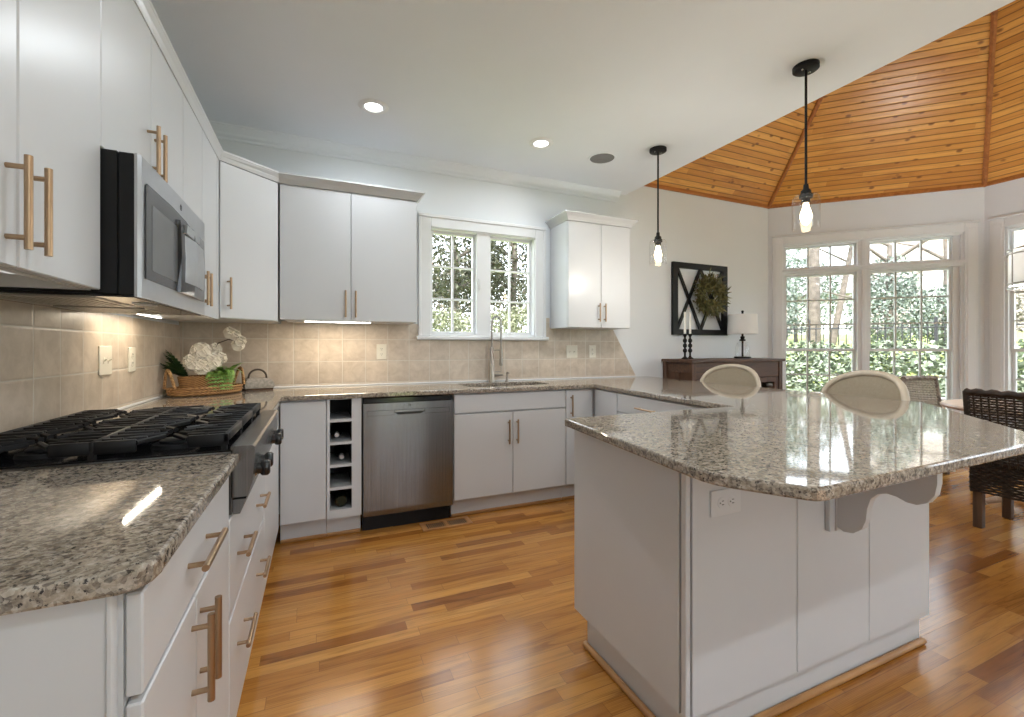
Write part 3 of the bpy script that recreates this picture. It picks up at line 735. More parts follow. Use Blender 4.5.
for k in range(420):
    s_ = cum[-1]*k/419*.80
    i = max(j for j in range(len(cum)) if cum[j] <= s_+1e-9); i = min(i, len(L)-2)
    f = (s_-cum[i])/(cum[i+1]-cum[i]); p = L[i].lerp(L[i+1], f); tg = (L[i+1]-L[i]).normalized(); n1 = Vector((0, 1, 0)); n2 = tg.cross(n1).normalized()
    a = k*.72; sp.append(p+(n1*math.cos(a)+n2*math.sin(a))*.0100)
tube(bm, sp, .0016, 4); obj('spring', bm, 'chrome', t)
bm = new(); lathe(bm, [(.001, .135), (.013, .135), (.017, .15), (.017, .19), (.012, .205), (.015, .22), (.015, .255), (.011, .30), (.001, .30)], .08, -.012, 14); obj('spray_head', bm, 'nickel', t)
bm = new(); tube(bm, [(.0, 0, .27), (.08, -.012, .27)], .005, 8); obj('spray_clip', bm, 'nickel', t)
bm = new(); tube(bm, [(.0, 0, .085), (.08, -.012, .085), (.08, -.012, .135)], .004, 6); obj('spray_holder', bm, 'nickel', t)
bm = new(); tube(bm, [(.015, 0, .055), (.06, 0, .055)], .012, 10); tube(bm, [(.06, 0, .055), (.095, -.01, .058)], .008, 8); obj('lever', bm, 'nickel', t)
t = thing('soap_dispenser', 'short nickel soap dispenser on the granite right of the faucet', 'soap dispenser', (2.345, FY, .914))
bm = new(); lathe(bm, [(.001, 0), (.016, 0), (.016, .006), (.011, .014), (.010, .04), (.001, .04)], n=14); obj('collar', bm, 'nickel', t)
bm = new(); tube(bm, [(0, 0, .04), (0, 0, .07), (0, -.012, .078), (0, -.04, .072)], [.006, .008, .008, .006], 8); obj('spout', bm, 'nickel', t)

# ------------------------------------------------------------------ rangetop
t = thing('rangetop', 'stainless gas rangetop with black iron grates set in the left counter', 'rangetop', (.35, 1.80, .75))
RY0, RY1 = 1.418, 2.190
bm = new(); box(bm, .018, .640, RY0, RY1, .745, .918, .003); obj('body', bm, 'steel', t, local=False)
bm = new(); box(bm, .030, .632, RY0+.012, RY1-.012, .9185, .9215, .001); obj('burner_pan', bm, 'black_gloss', t, local=False)
bm = new(); prism(bm, [(.6405, .792), (.676, .792), (.688, .83), (.694, .90), (.694, .926), (.688, .932), (.636, .932), (.636, .9222), (.6405, .9222)], RY0, RY1, 'y'); pn = obj('control_panel', bm, 'steel', t, local=False)
bm = new(); prism(bm, [(.6405, .745), (.658, .745), (.672, .785), (.6405, .785)], RY0+.004, RY1-.004, 'y'); obj('drip_rail', bm, 'steel', t, local=False)
for y in (1.50, 1.60, 1.95, 2.05):
    bm = new(); lathe(bm, [(.001, 0), (.024, 0), (.024, .006), (.019, .010), (.001, .010)], .681, y, 18, 'x', cz=.848); kb = obj('knob', bm, 'chrome', t, local=False)
    bm = new(); lathe(bm, [(.001, .011), (.018, .011), (.016, .024), (.001, .024)], .681, y, 16, 'x', cz=.848); box(bm, .700, .724, y-.017, y+.017, .827, .869, .005); obj('knob_grip', bm, 'black_gloss', kb, local=False)
for bx, by in ((.20, 1.55), (.48, 1.55), (.34, 1.80), (.20, 2.04), (.48, 2.04)):
    bm = new(); lathe(bm, [(.001, .922), (.055, .922), (.052, .932), (.03, .934), (.001, .934)], bx, by, 20); bo = obj('burner', bm, 'iron', t, local=False)
    bm = new(); lathe(bm, [(.001, .9345), (.036, .9345), (.036, .940), (.03, .944), (.001, .944)], bx, by, 20); obj('burner_cap', bm, 'iron', bo, local=False)
def grate(y0, y1):
    bm = new(); x0, x1 = .045, .628; za, zb = .948, .966
    for y in (y0+.006, y1-.006):
        for xa, xb in ((x0, .145), (.255, .335), (.340, .425), (.535, x1)): box(bm, xa, xb, y-.006, y+.006, za-.014, zb, .002)
        sg = 1 if y < (y0+y1)/2 else -1
        for bx in (.20, .48):
            for e in (-1, 1): tube(bm, [(bx+e*.056, y, zb-.009), (bx+e*.012, y+sg*.065, zb-.007)], .007, 6)
    for x in (x0+.006, x1-.006, (x0+x1)/2): box(bm, x-.006, x+.006, y0, y1, za-.006, zb, .002)
    n = 4
    for k in range(1, n+1):
        y = y0+(y1-y0)*k/(n+1)
        for xa, xb in ((x0, x0+.105), ((x0+x1)/2-.10, (x0+x1)/2+.10), (x1-.105, x1)): box(bm, xa, xb, y-.005, y+.005, za-.004, zb-.001, .002)
    for bx in (.20, .48):
        cy = (y0+y1)/2
        for a in (PI/4, 3*PI/4, 5*PI/4, 7*PI/4):
            p = Vector((bx+.022*math.cos(a), cy+.022*math.sin(a), zb-.007)); q_ = Vector((bx+.135*math.cos(a), cy+.135*math.sin(a)*.85, zb-.007)); tube(bm, [p, q_], .007, 6)
    for x in (x0+.01, x1-.01, (x0+x1)/2):
        for y in (y0+.008, y1-.008): box(bm, x-.007, x+.007, y-.007, y+.007, .922, za)
    return bm
for k in range(3):
    a = RY0+.014+k*.2525; obj('grate', grate(a, a+.249), 'iron', t, local=False)

# ------------------------------------------------------------------ microwave
t = thing('microwave', 'stainless over-the-range microwave with black sides, hung above the gas rangetop', 'microwave', (.21, 1.895, 1.335))
MY0, MY1, MZ0, MZ1 = 1.513, 2.277, 1.340, 1.7305
bm = new(); box(bm, .012, .362, MY0, MY1, MZ0+.006, MZ1, .002); box(bm, .364, .398, MY0-.001, MY1, MZ0+.004, MZ1-.002, .002); obj('case', bm, 'black_metal', t, local=False)
bm = new()
prism(bm, [(.3985, MY0-.001), (.405, MY0-.001), (.410, MY0+.015), (.412, 1.86), (.410, MY1-.015), (.405, MY1), (.3985, MY1)], MZ0, MZ1-.001, 'z'); fd = obj('front', bm, 'steel_light', t, local=False)
bm = new(); z0_, z1_ = 1.395, 1.652
pts = [(1.552, z0_), (2.20, z0_), (2.225, z0_+.01), (2.235, 1.46), (2.235, 1.585), (2.19, 1.625), (2.10, 1.645), (1.96, 1.662), (1.80, 1.668), (1.56, 1.664), (1.552, 1.655)]
prism(bm, pts, .4105, .4135, 'x'); wnd = obj('window', bm, 'mw_glass', fd, local=False)
bm = new(); box(bm, .4135, .4142, 1.60, 1.93, 1.425, 1.615, .0003); obj('screen', bm, 'mw_screen', wnd, local=False)
bm = new()   # bowed handle: dark surround, two bright facets
HZ0, HZ1 = 1.392, 1.640
def hring(z, k): return [(.4136, 1.850, z), (.4136+.010*k, 1.853, z), (.4136+.020*k, 1.99, z), (.4136+.010*k, 2.19, z), (.4136, 2.193, z)]
loft(bm, [hring(HZ0, .8), hring(HZ0+.02, 1), hring((HZ0+HZ1)/2, 1.25), hring(HZ1-.02, 1), hring(HZ1, .8)]); hd = obj('handle', bm, 'black_gloss', fd, local=False)
bm = new()
def hr2(z, k): return [(.4136+.009*k, 1.885, z), (.4136+.0135*k, 1.887, z), (.4136+.0232*k, 2.00, z), (.4136+.0155*k, 2.15, z), (.4136+.009*k, 2.152, z)]
loft(bm, [hr2(HZ0+.040, 1.0), hr2((HZ0+HZ1)/2, 1.25), hr2(HZ1-.045, 1.0)]); obj('handle_face', bm, 'steel_light', hd, local=False)
bm = new(); prism(bm, [(1.88, HZ1-.038), (2.06, HZ1-.038), (2.06, HZ1-.006), (1.89, HZ1-.006)], .424, .4335, 'x'); obj('handle_cap', bm, 'steel_light', hd, local=False)
bm = new(); lathe(bm, [(.0085, 0), (.011, 0), (.011, .0012), (.0085, .0012)], .4114, 1.90, 20, 'x', cap=False, cz=1.695); eb = obj('emblem', bm, 'slot', fd, local=False)
bm = new(); tube(bm, [(.4122, 1.896+.005*math.cos(a)+.0+.0, 1.695+.006*math.sin(a)) for a in [x*.5+.6 for x in range(10)]], .0008, 4); tube(bm, [(.4122, 1.906, 1.700), (.4122, 1.902, 1.700), (.4122, 1.902, 1.690), (.4122, 1.906, 1.690)], .0008, 4); obj('monogram', bm, 'slot', eb, local=False)
bm = new(); box(bm, .02, .396, MY0+.01, MY1-.01, MZ0-.001, MZ0+.0055, .001); un = obj('underside', bm, 'black_gloss', t, local=False)
for y in (1.56, 1.93):
    bm = new(); prism(bm, [(.06, y), (.30, y), (.30, y+.28), (.06, y+.28)], MZ0-.004, MZ0-.0012, 'z', [[(.075, y+.015), (.285, y+.015), (.285, y+.265), (.075, y+.265)]])
    for k in range(9): box(bm, .082+.022*k, .092+.022*k, y+.015, y+.265, MZ0-.0035, MZ0-.0012)
    obj('grease_filter', bm, 'nickel', un, local=False)
bm = new(); box(bm, .335, .378, 1.70, 1.78, MZ0-.004, MZ0-.0012, .001); obj('cooktop_lamp', bm, 'trim', un, local=False)

# ------------------------------------------------------------------ plates, register
def plate(name, label, x0, x1, z0, z1, kind, wall='back', mat='plate', yv=None, n=1, cat='outlet', group=None):
    t = thing(name, label, cat, (((x0+x1)/2, D-.008, (z0+z1)/2) if wall == 'back' else (.008, (x0+x1)/2, (z0+z1)/2) if wall == 'left' else ((x0+x1)/2, yv, (z0+z1)/2)), R90 if wall == 'left' else 0, group)
    w, h = (x1-x0)/2, (z1-z0)/2
    bm = new(); box(bm, -w, w, -.006, 0, -h, h, .002); obj('cover_plate', bm, mat, t)
    if kind == 'outlet':
        for s in (-1, 1):
            cxx, czz = (0, s*.021) if h > w else (s*.021, 0)
            bm = new(); lathe(bm, [(.001, -.0075), (.0155, -.0075), (.0165, -.006), (.001, -.006)], cxx, 0, 16, 'y', cz=czz); r = obj('receptacle', bm, mat, t)
            bm = new()
            for dx, dz, a, b in ((-.0055, .004, .0011, .0045), (.0055, .004, .0011, .0037), (0, -.0065, .002, .002)):
                if h <= w: dx, dz, a, b = dz, dx, b, a
                box(bm, cxx+dx-a, cxx+dx+a, -.0080, -.0073, czz+dz-b, czz+dz+b)
            obj('slots', bm, 'slot', r)
    else:
        for k in range(n):
            xx = (k-(n-1)/2)*.046
            bm = new(); box(bm, xx-.007, xx+.007, -.0075, -.0058, -.014, .014, .001); tube(bm, [(xx, -.007, -.002), (xx, -.018, .006)], .0035, 6); obj('toggle', bm, mat, t)
    return t
plate('wall_outlet', 'ivory outlet on the back wall tile, left of the sink', 1.270, 1.346, 1.112, 1.232, 'outlet')
plate('light_switch', 'wide ivory double switch plate on the tile under the small right cabinet', 2.975, 3.095, 1.108, 1.226, 'switch', n=2, cat='switch')
plate('wall_outlet', 'ivory outlet on the back wall tile, right of the double switch', 3.225, 3.302, 1.108, 1.226, 'outlet')
plate('light_switch', 'ivory double switch plate on the left wall tile above the rangetop', 2.40, 2.522, 1.085, 1.21, 'switch', 'left', n=2, cat='switch')
plate('wall_outlet', 'ivory outlet on the left wall tile beside the double switch', 2.715, 2.800, 1.085, 1.205, 'outlet', 'left')
plate('island_outlet', 'white outlet turned sideways on the island front, under the granite', 1.918, 2.042, .700, .778, 'outlet', 'island', 'plate_white', yv=IY0-.0005)
t = thing('floor_register', 'wooden floor register grille in front of the dishwasher', 'floor vent', (1.655, 3.015-.05, 0))
bm = new(); W_, H_ = .17, .068
for a, b, c_, d_ in ((-W_, W_, -H_, -H_+.024), (-W_, W_, H_-.024, H_), (-W_, -W_+.03, -H_+.024, H_-.024), (W_-.03, W_, -H_+.024, H_-.024), (-.012, .012, -H_+.024, H_-.024)): box(bm, a, b, c_, d_, .0, .006)
for k in range(22):
    x = -W_+.036+k*.0130
    if abs(x) > .016: box(bm, x-.0019, x+.0019, -H_+.024, H_-.024, .0009, .0025)
obj('grille', bm, 'vent_wood', t)
bm = new(); box(bm, -W_+.03, W_-.03, -H_+.024, H_-.024, .0, .0008); obj('duct', bm, 'slot', t)

# ------------------------------------------------------------------ ceiling fittings
def can(label, x, y, en=CAN_W):
    t = thing('recessed_light', label, 'ceiling light', (x, y, ZC), 0, 'recessed ceiling lights')
    bm = new(); lathe(bm, [(.053, -.001), (.056, -.008), (.066, -.010), (.086, -.007), (.092, -.0005)], n=32, cap=False); obj('trim_ring', bm, 'trim', t)
    bm = new(); lathe(bm, [(.001, -.002), (.048, -.0025), (.0525, -.001), (.001, -.0005)], n=28, cap=False); obj('lens', bm, 'lens', t)
    ld = bpy.data.lights.new('can_light', 'AREA'); ld.shape = 'DISK'; ld.size = .085; ld.energy = en; ld.color = (.88, .945, 1.0); ld.spread = math.radians(170)
    lo = bpy.data.objects.new('can_light', ld); C.objects.link(lo); lo.parent = t; lo.location = (0, 0, -.011)
can('recessed ceiling light nearest the left upper cabinets', 1.174, 2.925)
can('recessed ceiling light in front of the sink window', 2.373, 2.95)
for i, (x, y, w) in enumerate(((1.2, 1.3, 1), (2.45, 1.1, 1), (1.2, -.55, .2), (2.0, -.62, 3.6), (1.3, -2.2, .4), (2.7, -2.2, 1))):  # unseen cans added as fill; only the island-front one follows a shadow line
    can(['unseen recessed fill light added over the rangetop aisle', 'unseen recessed fill light added above the island', 'unseen recessed fill light added behind the left counter end', 'recessed ceiling light before the island front', 'unseen rear recessed fill light added on the left', 'unseen rear recessed fill light added on the right'][i], x, y, CAN_W*w)
t = thing('ceiling_speaker', 'round grey speaker grille in the ceiling right of the recessed lights', 'ceiling speaker', (2.942, 2.987, ZC))
bm = new(); lathe(bm, [(.096, -.0005), (.098, -.006), (.108, -.007), (.112, -.0005)], n=32, cap=False); obj('rim', bm, 'ceil', t)
bm = new(); lathe(bm, [(.001, -.005), (.096, -.004), (.096, -.0006), (.001, -.0005)], n=32, cap=False); obj('grille', bm, 'screen', t)

def pendant(label, x, y):
    t = thing('pendant_light', label, 'pendant light', (x, y, ZC), 0, 'glass jar pendants over the counter')
    z = lambda h: h-ZC
    bm = new(); lathe(bm, [(.001, -.024), (.058, -.024), (.063, -.02), (.063, -.0005), (.001, -.0005)], n=28)
    ca = obj('canopy', bm, 'black_metal', t)
    bm = new()
    for s in (-1, 1): ball(bm, (s*.03, 0, -.025), .006, u=8, v=6)
    obj('screw', bm, 'chrome', ca)
    bm = new(); tube(bm, [(0, 0, -.02), (0, 0, z(2.07))], .0065, 10); obj('rod', bm, 'black_metal', t)
    bm = new(); lathe(bm, [(.001, z(2.085)), (.012, z(2.085)), (.014, z(2.06)), (.024, z(2.052)), (.026, z(2.035)), (.032, z(2.03)), (.032, z(2.012)), (.022, z(2.01)), (.020, z(1.985)), (.001, z(1.985))], n=20); obj('socket', bm, 'black_metal', t)
    bm = new(); lathe(bm, [(.030, z(2.026)), (.055, z(2.024)), (.063, z(2.014)), (.065, z(1.99)), (.065, z(1.85)), (.063, z(1.842))], n=32, cap=False); obj('glass_shade', bm, 'jar', t)
    bm = new(); lathe(bm, [(.001, z(1.985)), (.012, z(1.984)), (.016, z(1.96)), (.026, z(1.93)), (.028, z(1.91)), (.022, z(1.885)), (.008, z(1.868)), (.001, z(1.866))], n=18); obj('bulb', bm, 'bulb', t)
    ld = bpy.data.lights.new('pendant_lamp', 'POINT'); ld.energy = 9; ld.shadow_soft_size = .028; ld.color = (1, .95, .88)
    lo = bpy.data.objects.new('pendant_lamp', ld); C.objects.link(lo); lo.parent = t; lo.location = (0, 0, z(1.84))
pendant('black rod pendant with clear glass jar, nearer the back wall', 3.241, 2.681)
pendant('black rod pendant with clear glass jar, the larger one over the island bend', 3.274, 1.574)

# ------------------------------------------------------------------ corner basket and flowers
bx, by, bz = .215, 3.30, .914
t = thing('woven_tray', 'oval woven rattan tray with loop handles in the counter corner', 'tray', (bx, by, bz+.0005), math.radians(40)); t.scale = (.86, .86, .95)
def oval(a, b, z, n=36): return [(a*math.cos(2*PI*k/n), b*math.sin(2*PI*k/n), z) for k in range(n)]
bm = new(); loft(bm, [oval(.225, .125, .002), oval(.232, .13, .006), oval(.232, .13, .012)], smooth=True); obj('tray_base', bm, 'basket', t)
bm = new()
for z, k in ((.014, 1.0), (.030, 1.02), (.046, 1.03)): tube(bm, oval(.235*k, .133*k, z), .009, 8, closed=True)
obj('rim', bm, 'basket', t)
for s in (-1, 1):
    bm = new(); tube(bm, [(s*(.235+.012*math.sin(PI*i/12)), -.065+.13*i/12, .05+.115*math.sin(PI*i/12)) for i in range(13)], .010, 8); obj('handle', bm, 'rope', t)
t2 = thing('flower_basket', 'oval wicker planter of white flowers and fern standing in the woven tray', 'planter', (bx, by, bz+.0125), math.radians(22)); t2.scale = (.90, .90, .97)
bm = new(); loft(bm, [oval(.145, .075, 0), oval(.155, .08, .05), oval(.165, .086, .105), oval(.155, .078, .108), oval(.15, .075, .09)], smooth=True); obj('pot', bm, 'basket', t2)
bm = new(); loft(bm, [oval(.148, .074, .086), oval(.148, .074, .094)]); obj('moss', bm, 'leafd', t2)
def petal_cluster(bm, c, R, n, pr, rnd):
    for i in range(n):
        th = math.acos(1-2*(i+.5)/n*.92); ph = i*2.399963
        d = Vector((math.sin(th)*math.cos(ph), math.sin(th)*math.sin(ph), math.cos(th)))
        c2_ = Vector(c)+d*R; a = d.orthogonal().normalized(); b = d.cross(a)
        rings = []
        for rr_ in (.15, .6, 1.0):
            rings.append([c2_+(a*math.cos(2*PI*k/8)+b*math.sin(2*PI*k/8))*pr*rr_*(1+.12*math.sin(3*2*PI*k/8+i)) + d*(pr*.35*rr_*rr_ - pr*.25) for k in range(8)])
        loft(bm, rings, smooth=True, cap=False)
        bm.faces.new([bm.verts.new(p) for p in rings[0]])
rnd = random.Random(4)
for c, R, n in (((-.035, -.02, .255), .056, 26), ((-.090, -.035, .195), .042, 20), ((.022, -.045, .190), .050, 22), ((-.035, -.06, .165), .042, 18), ((.055, .02, .275), .028, 12), ((.085, .0, .215), .026, 10)):
    bm = new(); petal_cluster(bm, c, R, n, .030, rnd); obj('flower', bm, 'petal', t2)
bm = new(); tube(bm, [(.02, 0, .09), (.03, .01, .24), (.07, .01, .315), (.13, .0, .34), (.17, -.005, .335)], .0035, 6); obj('orchid_stem', bm, 'stem', t2)
for c, R in (((.135, -.01, .385), .024), ((.17, -.01, .37), .020), ((.19, -.01, .305), .030), ((.205, -.012, .33), .022)):
    bm = new(); petal_cluster(bm, c, R, 9, .030, rnd); obj('orchid_bloom', bm, 'petal', t2)
def frond(bm, p, d, L, w, droop, n=9):
    p = Vector(p); d = Vector(d).normalized(); side = d.cross(Vector((0, 0, 1)))
    if side.length < .01: side = Vector((1, 0, 0))
    side.normalize(); prev = p
    for i in range(1, n+1):
        f = i/n; q = p+d*L*f+Vector((0, 0, -droop*f*f)); q.z = max(q.z, .022); tang = (q-prev).normalized()
        ww = w*math.sin(PI*min(1, f*.85+.12))
        for s in (-1, 1):
            m = prev.lerp(q, .5); tip = m+side*s*ww+tang*L*.10+Vector((0, 0, -.2*ww)); tip.z = max(tip.z, .012); k = L/n*.55
            v = [bm.verts.new(x) for x in (m-tang*k, m+side*s*ww*.5-tang*k*.7, tip, m+side*s*ww*.5+tang*k*.9, m+tang*k)]
            bm.faces.new(v)
        prev = q
bm = new()
for k in range(16):
    a = rnd.uniform(-2.4, .5); frond(bm, (.07+rnd.uniform(-.04, .06), -.045, .12), (math.cos(a), math.sin(a), rnd.uniform(.3, 1.3)), rnd.uniform(.10, .19), .024, rnd.uniform(.04, .16))
for k in range(9): frond(bm, (.02+.011*k, -.07, .125), (rnd.uniform(-.4, .4), -1, .35), .08+.006*(k%4), .034, .19)
obj('fern', bm, 'leaf_fern', t2)
bm = new()
for k in range(20):
    a = PI+rnd.uniform(-.8, .8); frond(bm, (-.11, .01, .10), (math.cos(a), math.sin(a)*.8, rnd.uniform(.5, 1.5)), rnd.uniform(.14, .24), .050, rnd.uniform(.0, .04))
obj('dark_foliage', bm, 'leafd', t2)
t = thing('napkin_holder', 'grey linen cloth in a small holder with a brown bent handle beside the flower tray', 'napkin holder', (.472, 3.49, .9145), math.radians(20))
bm = new(); box(bm, -.085, .085, -.055, .055, 0, .012, .003); obj('holder_base', bm, 'walnut', t)
bm = new()
def nap(z, k): return [(-.088*k, -.06*k, z), (.088*k, -.055*k, z-.004), (.085*k, .05*k, z), (-.08*k, .055*k, z+.003)]
loft(bm, [nap(.0165, 1.0), nap(.03, 1.04), nap(.055, 1.0), nap(.075, .86), nap(.082, .70)]); obj('linen', bm, 'linen', t)
bm = new(); tube(bm, [(-.055, .0, .012)]+[(-.055*math.cos(PI*i/12), 0.0, .085+.055*math.sin(PI*i/12)) for i in range(13)]+[(.055, .0, .012)], .0065, 8); obj('handle', bm, 'stem', t)

# ------------------------------------------------------------------ sideboard wall
t = thing('sideboard', 'dark walnut sideboard against the wall below the framed wreath', 'sideboard', (4.78, 3.40, 0))
bx0, bx1, by0, by1 = 4.12, 5.40, 3.205, 3.600
bm = new(); box(bm, bx0-.02, bx1+.02, by0-.02, by1, 1.06, 1.09, .004); obj('top', bm, 'walnut', t, local=False)
for x in (bx0, bx1-.055):
    for y in (by0, by1-.055): 
        bm = new(); box(bm, x, x+.055, y, y+.055, 0, 1.0595, .003); obj('post', bm, 'walnut_z', t, local=False)
bm = new(); box(bm, bx0+.055, bx1-.055, by0+.008, by0+.03, .90, 1.059, .002); obj('front_apron', bm, 'walnut', t, local=False)
for x in (bx0+.01, bx1-.03):
    bm = new(); box(bm, x, x+.02, by0+.055, by1-.055, .955, 1.059, .002); box(bm, x, x+.02, by0+.055, by1-.055, .10, .20, .002); box(bm, x, x+.02, (by0+by1)/2-.02, (by0+by1)/2+.02, .2, .955, .002); obj('side_frame', bm, 'walnut', t, local=False)
    bm = new(); box(bm, x+.007, x+.012, by0+.055, by1-.055, .2, .955); obj('side_panel', bm, 'walnut_z', t, local=False)
bm = new(); box(bm, bx0+.03, bx1-.03, by0+.03, by1-.01, .12, .145, .002); box(bm, bx0+.03, bx1-.03, by0+.03, by1-.01, .50, .52, .002); box(bm, bx0+.055, bx1-.055, by1-.02, by1-.005, .145, 1.059); obj('shelves', bm, 'walnut', t, local=False)
for k in range(3):
    a = bx0+.06+k*(bx1-bx0-.12)/3; b = a+(bx1-bx0-.12)/3
    bm = new(); prism(bm, [(a+.003, .15), (b-.003, .15), (b-.003, .895), (a+.003, .895)], by0+.008, by0+.03, 'y', [[(a+.06, .21), (b-.06, .21), (b-.06, .845), (a+.06, .845)]]); dd = obj('door', bm, 'walnut_z', t, local=False)
    bm = new(); box(bm, a+.06, b-.06, by0+.017, by0+.021, .21, .845); obj('glass_pane', bm, 'glass', dd, local=False)
def candlestick(label, x, y):
    t = thing('candlestick', label, 'candlestick', (x, y, 1.0905), 0, 'candlesticks on the sideboard')
    bm = new(); pr = [(.001, 0), (.033, 0), (.033, .008), (.018, .018), (.010, .03), (.010, .06)]
    for zc in (.085, .135, .185):
        pr += [(.010, zc-.021), (.018, zc-.014), (.021, zc), (.018, zc+.014), (.010, zc+.021)]
    pr += [(.010, .225), (.020, .24), (.022, .255), (.001, .255)]
    lathe(bm, pr, n=18); obj('stick', bm, 'black_metal', t)
    bm = new(); lathe(bm, [(.001, .2555), (.0115, .2555), (.0105, .47), (.004, .476), (.001, .478)], n=14); obj('candle', bm, 'candle', t)
    bm = new(); tube(bm, [(0, 0, .477), (0, .002, .487)], .0012, 4); obj('wick', bm, 'stem', t)
candlestick('black candlestick with a white taper, left of the pair on the sideboard', 4.243, 3.42)
candlestick('black candlestick with a white taper, right of the pair on the sideboard', 4.312, 3.42)
t = thing('table_lamp', 'table lamp with a white drum shade and clear glass base on the sideboard', 'lamp', (5.06, 3.42, 1.0905))
bm = new(); lathe(bm, [(.001, 0), (.082, 0), (.084, .010), (.08, .018), (.001, .02)], n=28); obj('foot', bm, 'black_metal', t)
bm = new(); lathe(bm, [(.070, .021), (.072, .03), (.070, .12), (.055, .165), (.03, .185)], n=28, cap=False); obj('glass_body', bm, 'jar', t)
bm = new(); lathe(bm, [(.001, .019), (.010, .019), (.010, .186), (.030, .188), (.032, .20), (.018, .21), (.024, .232), (.010, .24), (.010, .50), (.001, .50)], n=18); obj('stem', bm, 'black_metal', t)
bm = new(); lathe(bm, [(.150, .262), (.142, .472), (.139, .472), (.147, .262), (.150, .262)], n=36, cap=False); obj('lamp_shade', bm, 'shade', t)
bm = new(); ball(bm, (0, 0, .505), .014); tube(bm, [(0, 0, .49), (0, 0, .505)], .004, 6); obj('finial', bm, 'black_metal', t)
t = thing('wall_frame', 'black lattice frame with diamond bars hung on the wall above the sideboard', 'wall decor', (4.637, D-.002, 1.72))
fx0, fx1, fz0, fz1 = 4.247, 5.027, 1.34, 2.106
bm = new(); prism(bm, [(fx0, fz0), (fx1, fz0), (fx1, fz1), (fx0, fz1)], D-.034, D-.002, 'y', [[(fx0+.065, fz0+.06), (fx1-.065, fz0+.06), (fx1-.065, fz1-.06), (fx0+.065, fz1-.06)]]); obj('outer_frame', bm, 'black_metal', t, local=False)
def strip(bm, a, b, w, y0, y1):
    a = Vector(a); b = Vector(b); d = (b-a).normalized(); n_ = Vector((-d.y, d.x))*w/2
    prism(bm, [tuple(a+n_), tuple(b+n_), tuple(b-n_), tuple(a-n_)], y0, y1, 'y')
xa, xb, xm = fx0+.06, fx1-.06, (fx0+fx1)/2; za, zb_, zm = fz0+.05, fz1-.05, (fz0+fz1)/2
for i, (p, q) in enumerate((((xa, zb_), (xm, za)), ((xa, za), (xm, zb_)), ((xm, zb_), (xb, za)), ((xm, za), (xb, zb_)))):
    bm = new(); strip(bm, p, q, .030, D-.030+.0006*i, D-.012+.0006*i); obj('lattice_bar', bm, 'black_metal', t, local=False)
t = thing('wreath', 'round green leafy wreath hung on the right of the lattice frame', 'wreath', (4.715, D-.085, 1.765))
wr = random.Random(7); bm = new()
for k in range(1500):
    a = wr.uniform(0, 2*PI); rad = .135+wr.gauss(0, .038); c = Vector((rad*math.cos(a), wr.uniform(-.025, .035), rad*math.sin(a)))
    d = (Vector((math.cos(a), 0, math.sin(a)))*wr.uniform(-.1, 1)+Vector((wr.uniform(-.8, .8), wr.uniform(-.6, .1), wr.uniform(-.8, .8)))).normalized()
    s_ = d.cross(Vector((wr.uniform(-1, 1), -1, wr.uniform(-1, 1)))).normalized()*wr.uniform(.005, .010); L_ = wr.uniform(.035, .095)
    bm.faces.new([bm.verts.new(p) for p in (c, c+d*L_*.45+s_, c+d*L_, c+d*L_*.45-s_)])
obj('foliage', bm, 'wreath', t)
bm = new(); tube(bm, [(0.135*math.cos(2*PI*k/28), .0, 0.135*math.sin(2*PI*k/28)) for k in range(28)], .016, 6, closed=True); obj('twig_ring', bm, 'stem', t)

# ------------------------------------------------------------------ counter stools
def stool(label, loc, rz):
    """faces -y locally: the back is at +y"""
    t = thing('counter_stool', label, 'stool', loc, rz, 'cream cane-backed counter stools')
    W_ = .295
    def bp(f, z, off=0):     # curved back plane, f in -1..1
        return (W_*f, .20-.07*f*f+off+(z-.66)*.12, z)
    n = 20; outer = []
    for k in range(n+1):
        a = PI*k/n; f = -math.cos(a); z = .76+.285*math.sin(a)**.5
        outer.append(bp(f, z))
    outer = [bp(-.90, .60)]+[bp(-.97, .70)]+outer+[bp(.97, .70)]+[bp(.90, .60)]
    bm = new(); tube(bm, outer, .019, 10); tube(bm, [bp(-.92+1.84*i/10, .70) for i in range(11)], .016, 8); obj('back_frame', bm, 'cream', t)
    bm = new(); rows = []
    for j in range(9):
        u = j/8; row = []
        for i in range(15):
            f = (-1+2*i/14)*.97; top = .76+.275*max(0, 1-f*f)**.25; row.append(bp(f, .70+(top-.70)*u))
        rows.append(row)
    for o_ in (-.004, .004):
        loft(bm, [[(p[0], p[1]+o_, p[2]) for p in r] for r in rows], close=False, cap=False, smooth=True)
    obj('cane_back', bm, 'cane', t)
    bm = new(); sq = [(-.22, -.22), (.22, -.22), (.235, .16), (-.235, .16)]
    loft(bm, [[(x*.98, y*.98, .60) for x, y in sq], [(x, y, .615) for x, y in sq], [(x, y, .655) for x, y in sq], [(x*.92, y*.92, .672) for x, y in sq]]); obj('seat', bm, 'linen', t)
    bm = new(); loft(bm, [[(x*.95, y*.95, .55) for x, y in sq], [(x*.96, y*.96, .599) for x, y in sq]]); obj('seat_frame', bm, 'cream', t)
    for x, y in ((-.20, -.19), (.20, -.19), (.205, .14), (-.205, .14)):
        bm = new(); tube(bm, [(x*1.08, y*1.08, 0), (x, y, .56)], [.016, .022], 8); obj('leg', bm, 'cream', t)
    bm = new()
    for a, b in (((-.21, -.2), (.21, -.2)), ((-.21, .145), (-.21, -.2)), ((.21, .145), (.21, -.2))): tube(bm, [(*a, .20), (*b, .20)], .012, 8)
    obj('footrest', bm, 'cream', t); return t
st = stool('cream oval-backed cane stool at the counter in front of the sideboard', (3.93, 2.74, 0), -R90-math.radians(-8))
s2 = dup(st, (3.775, 1.715, 0), -R90+math.radians(-18), 'cream oval-backed cane stool at the counter bend before the tall window', 'cream cane-backed counter stools')
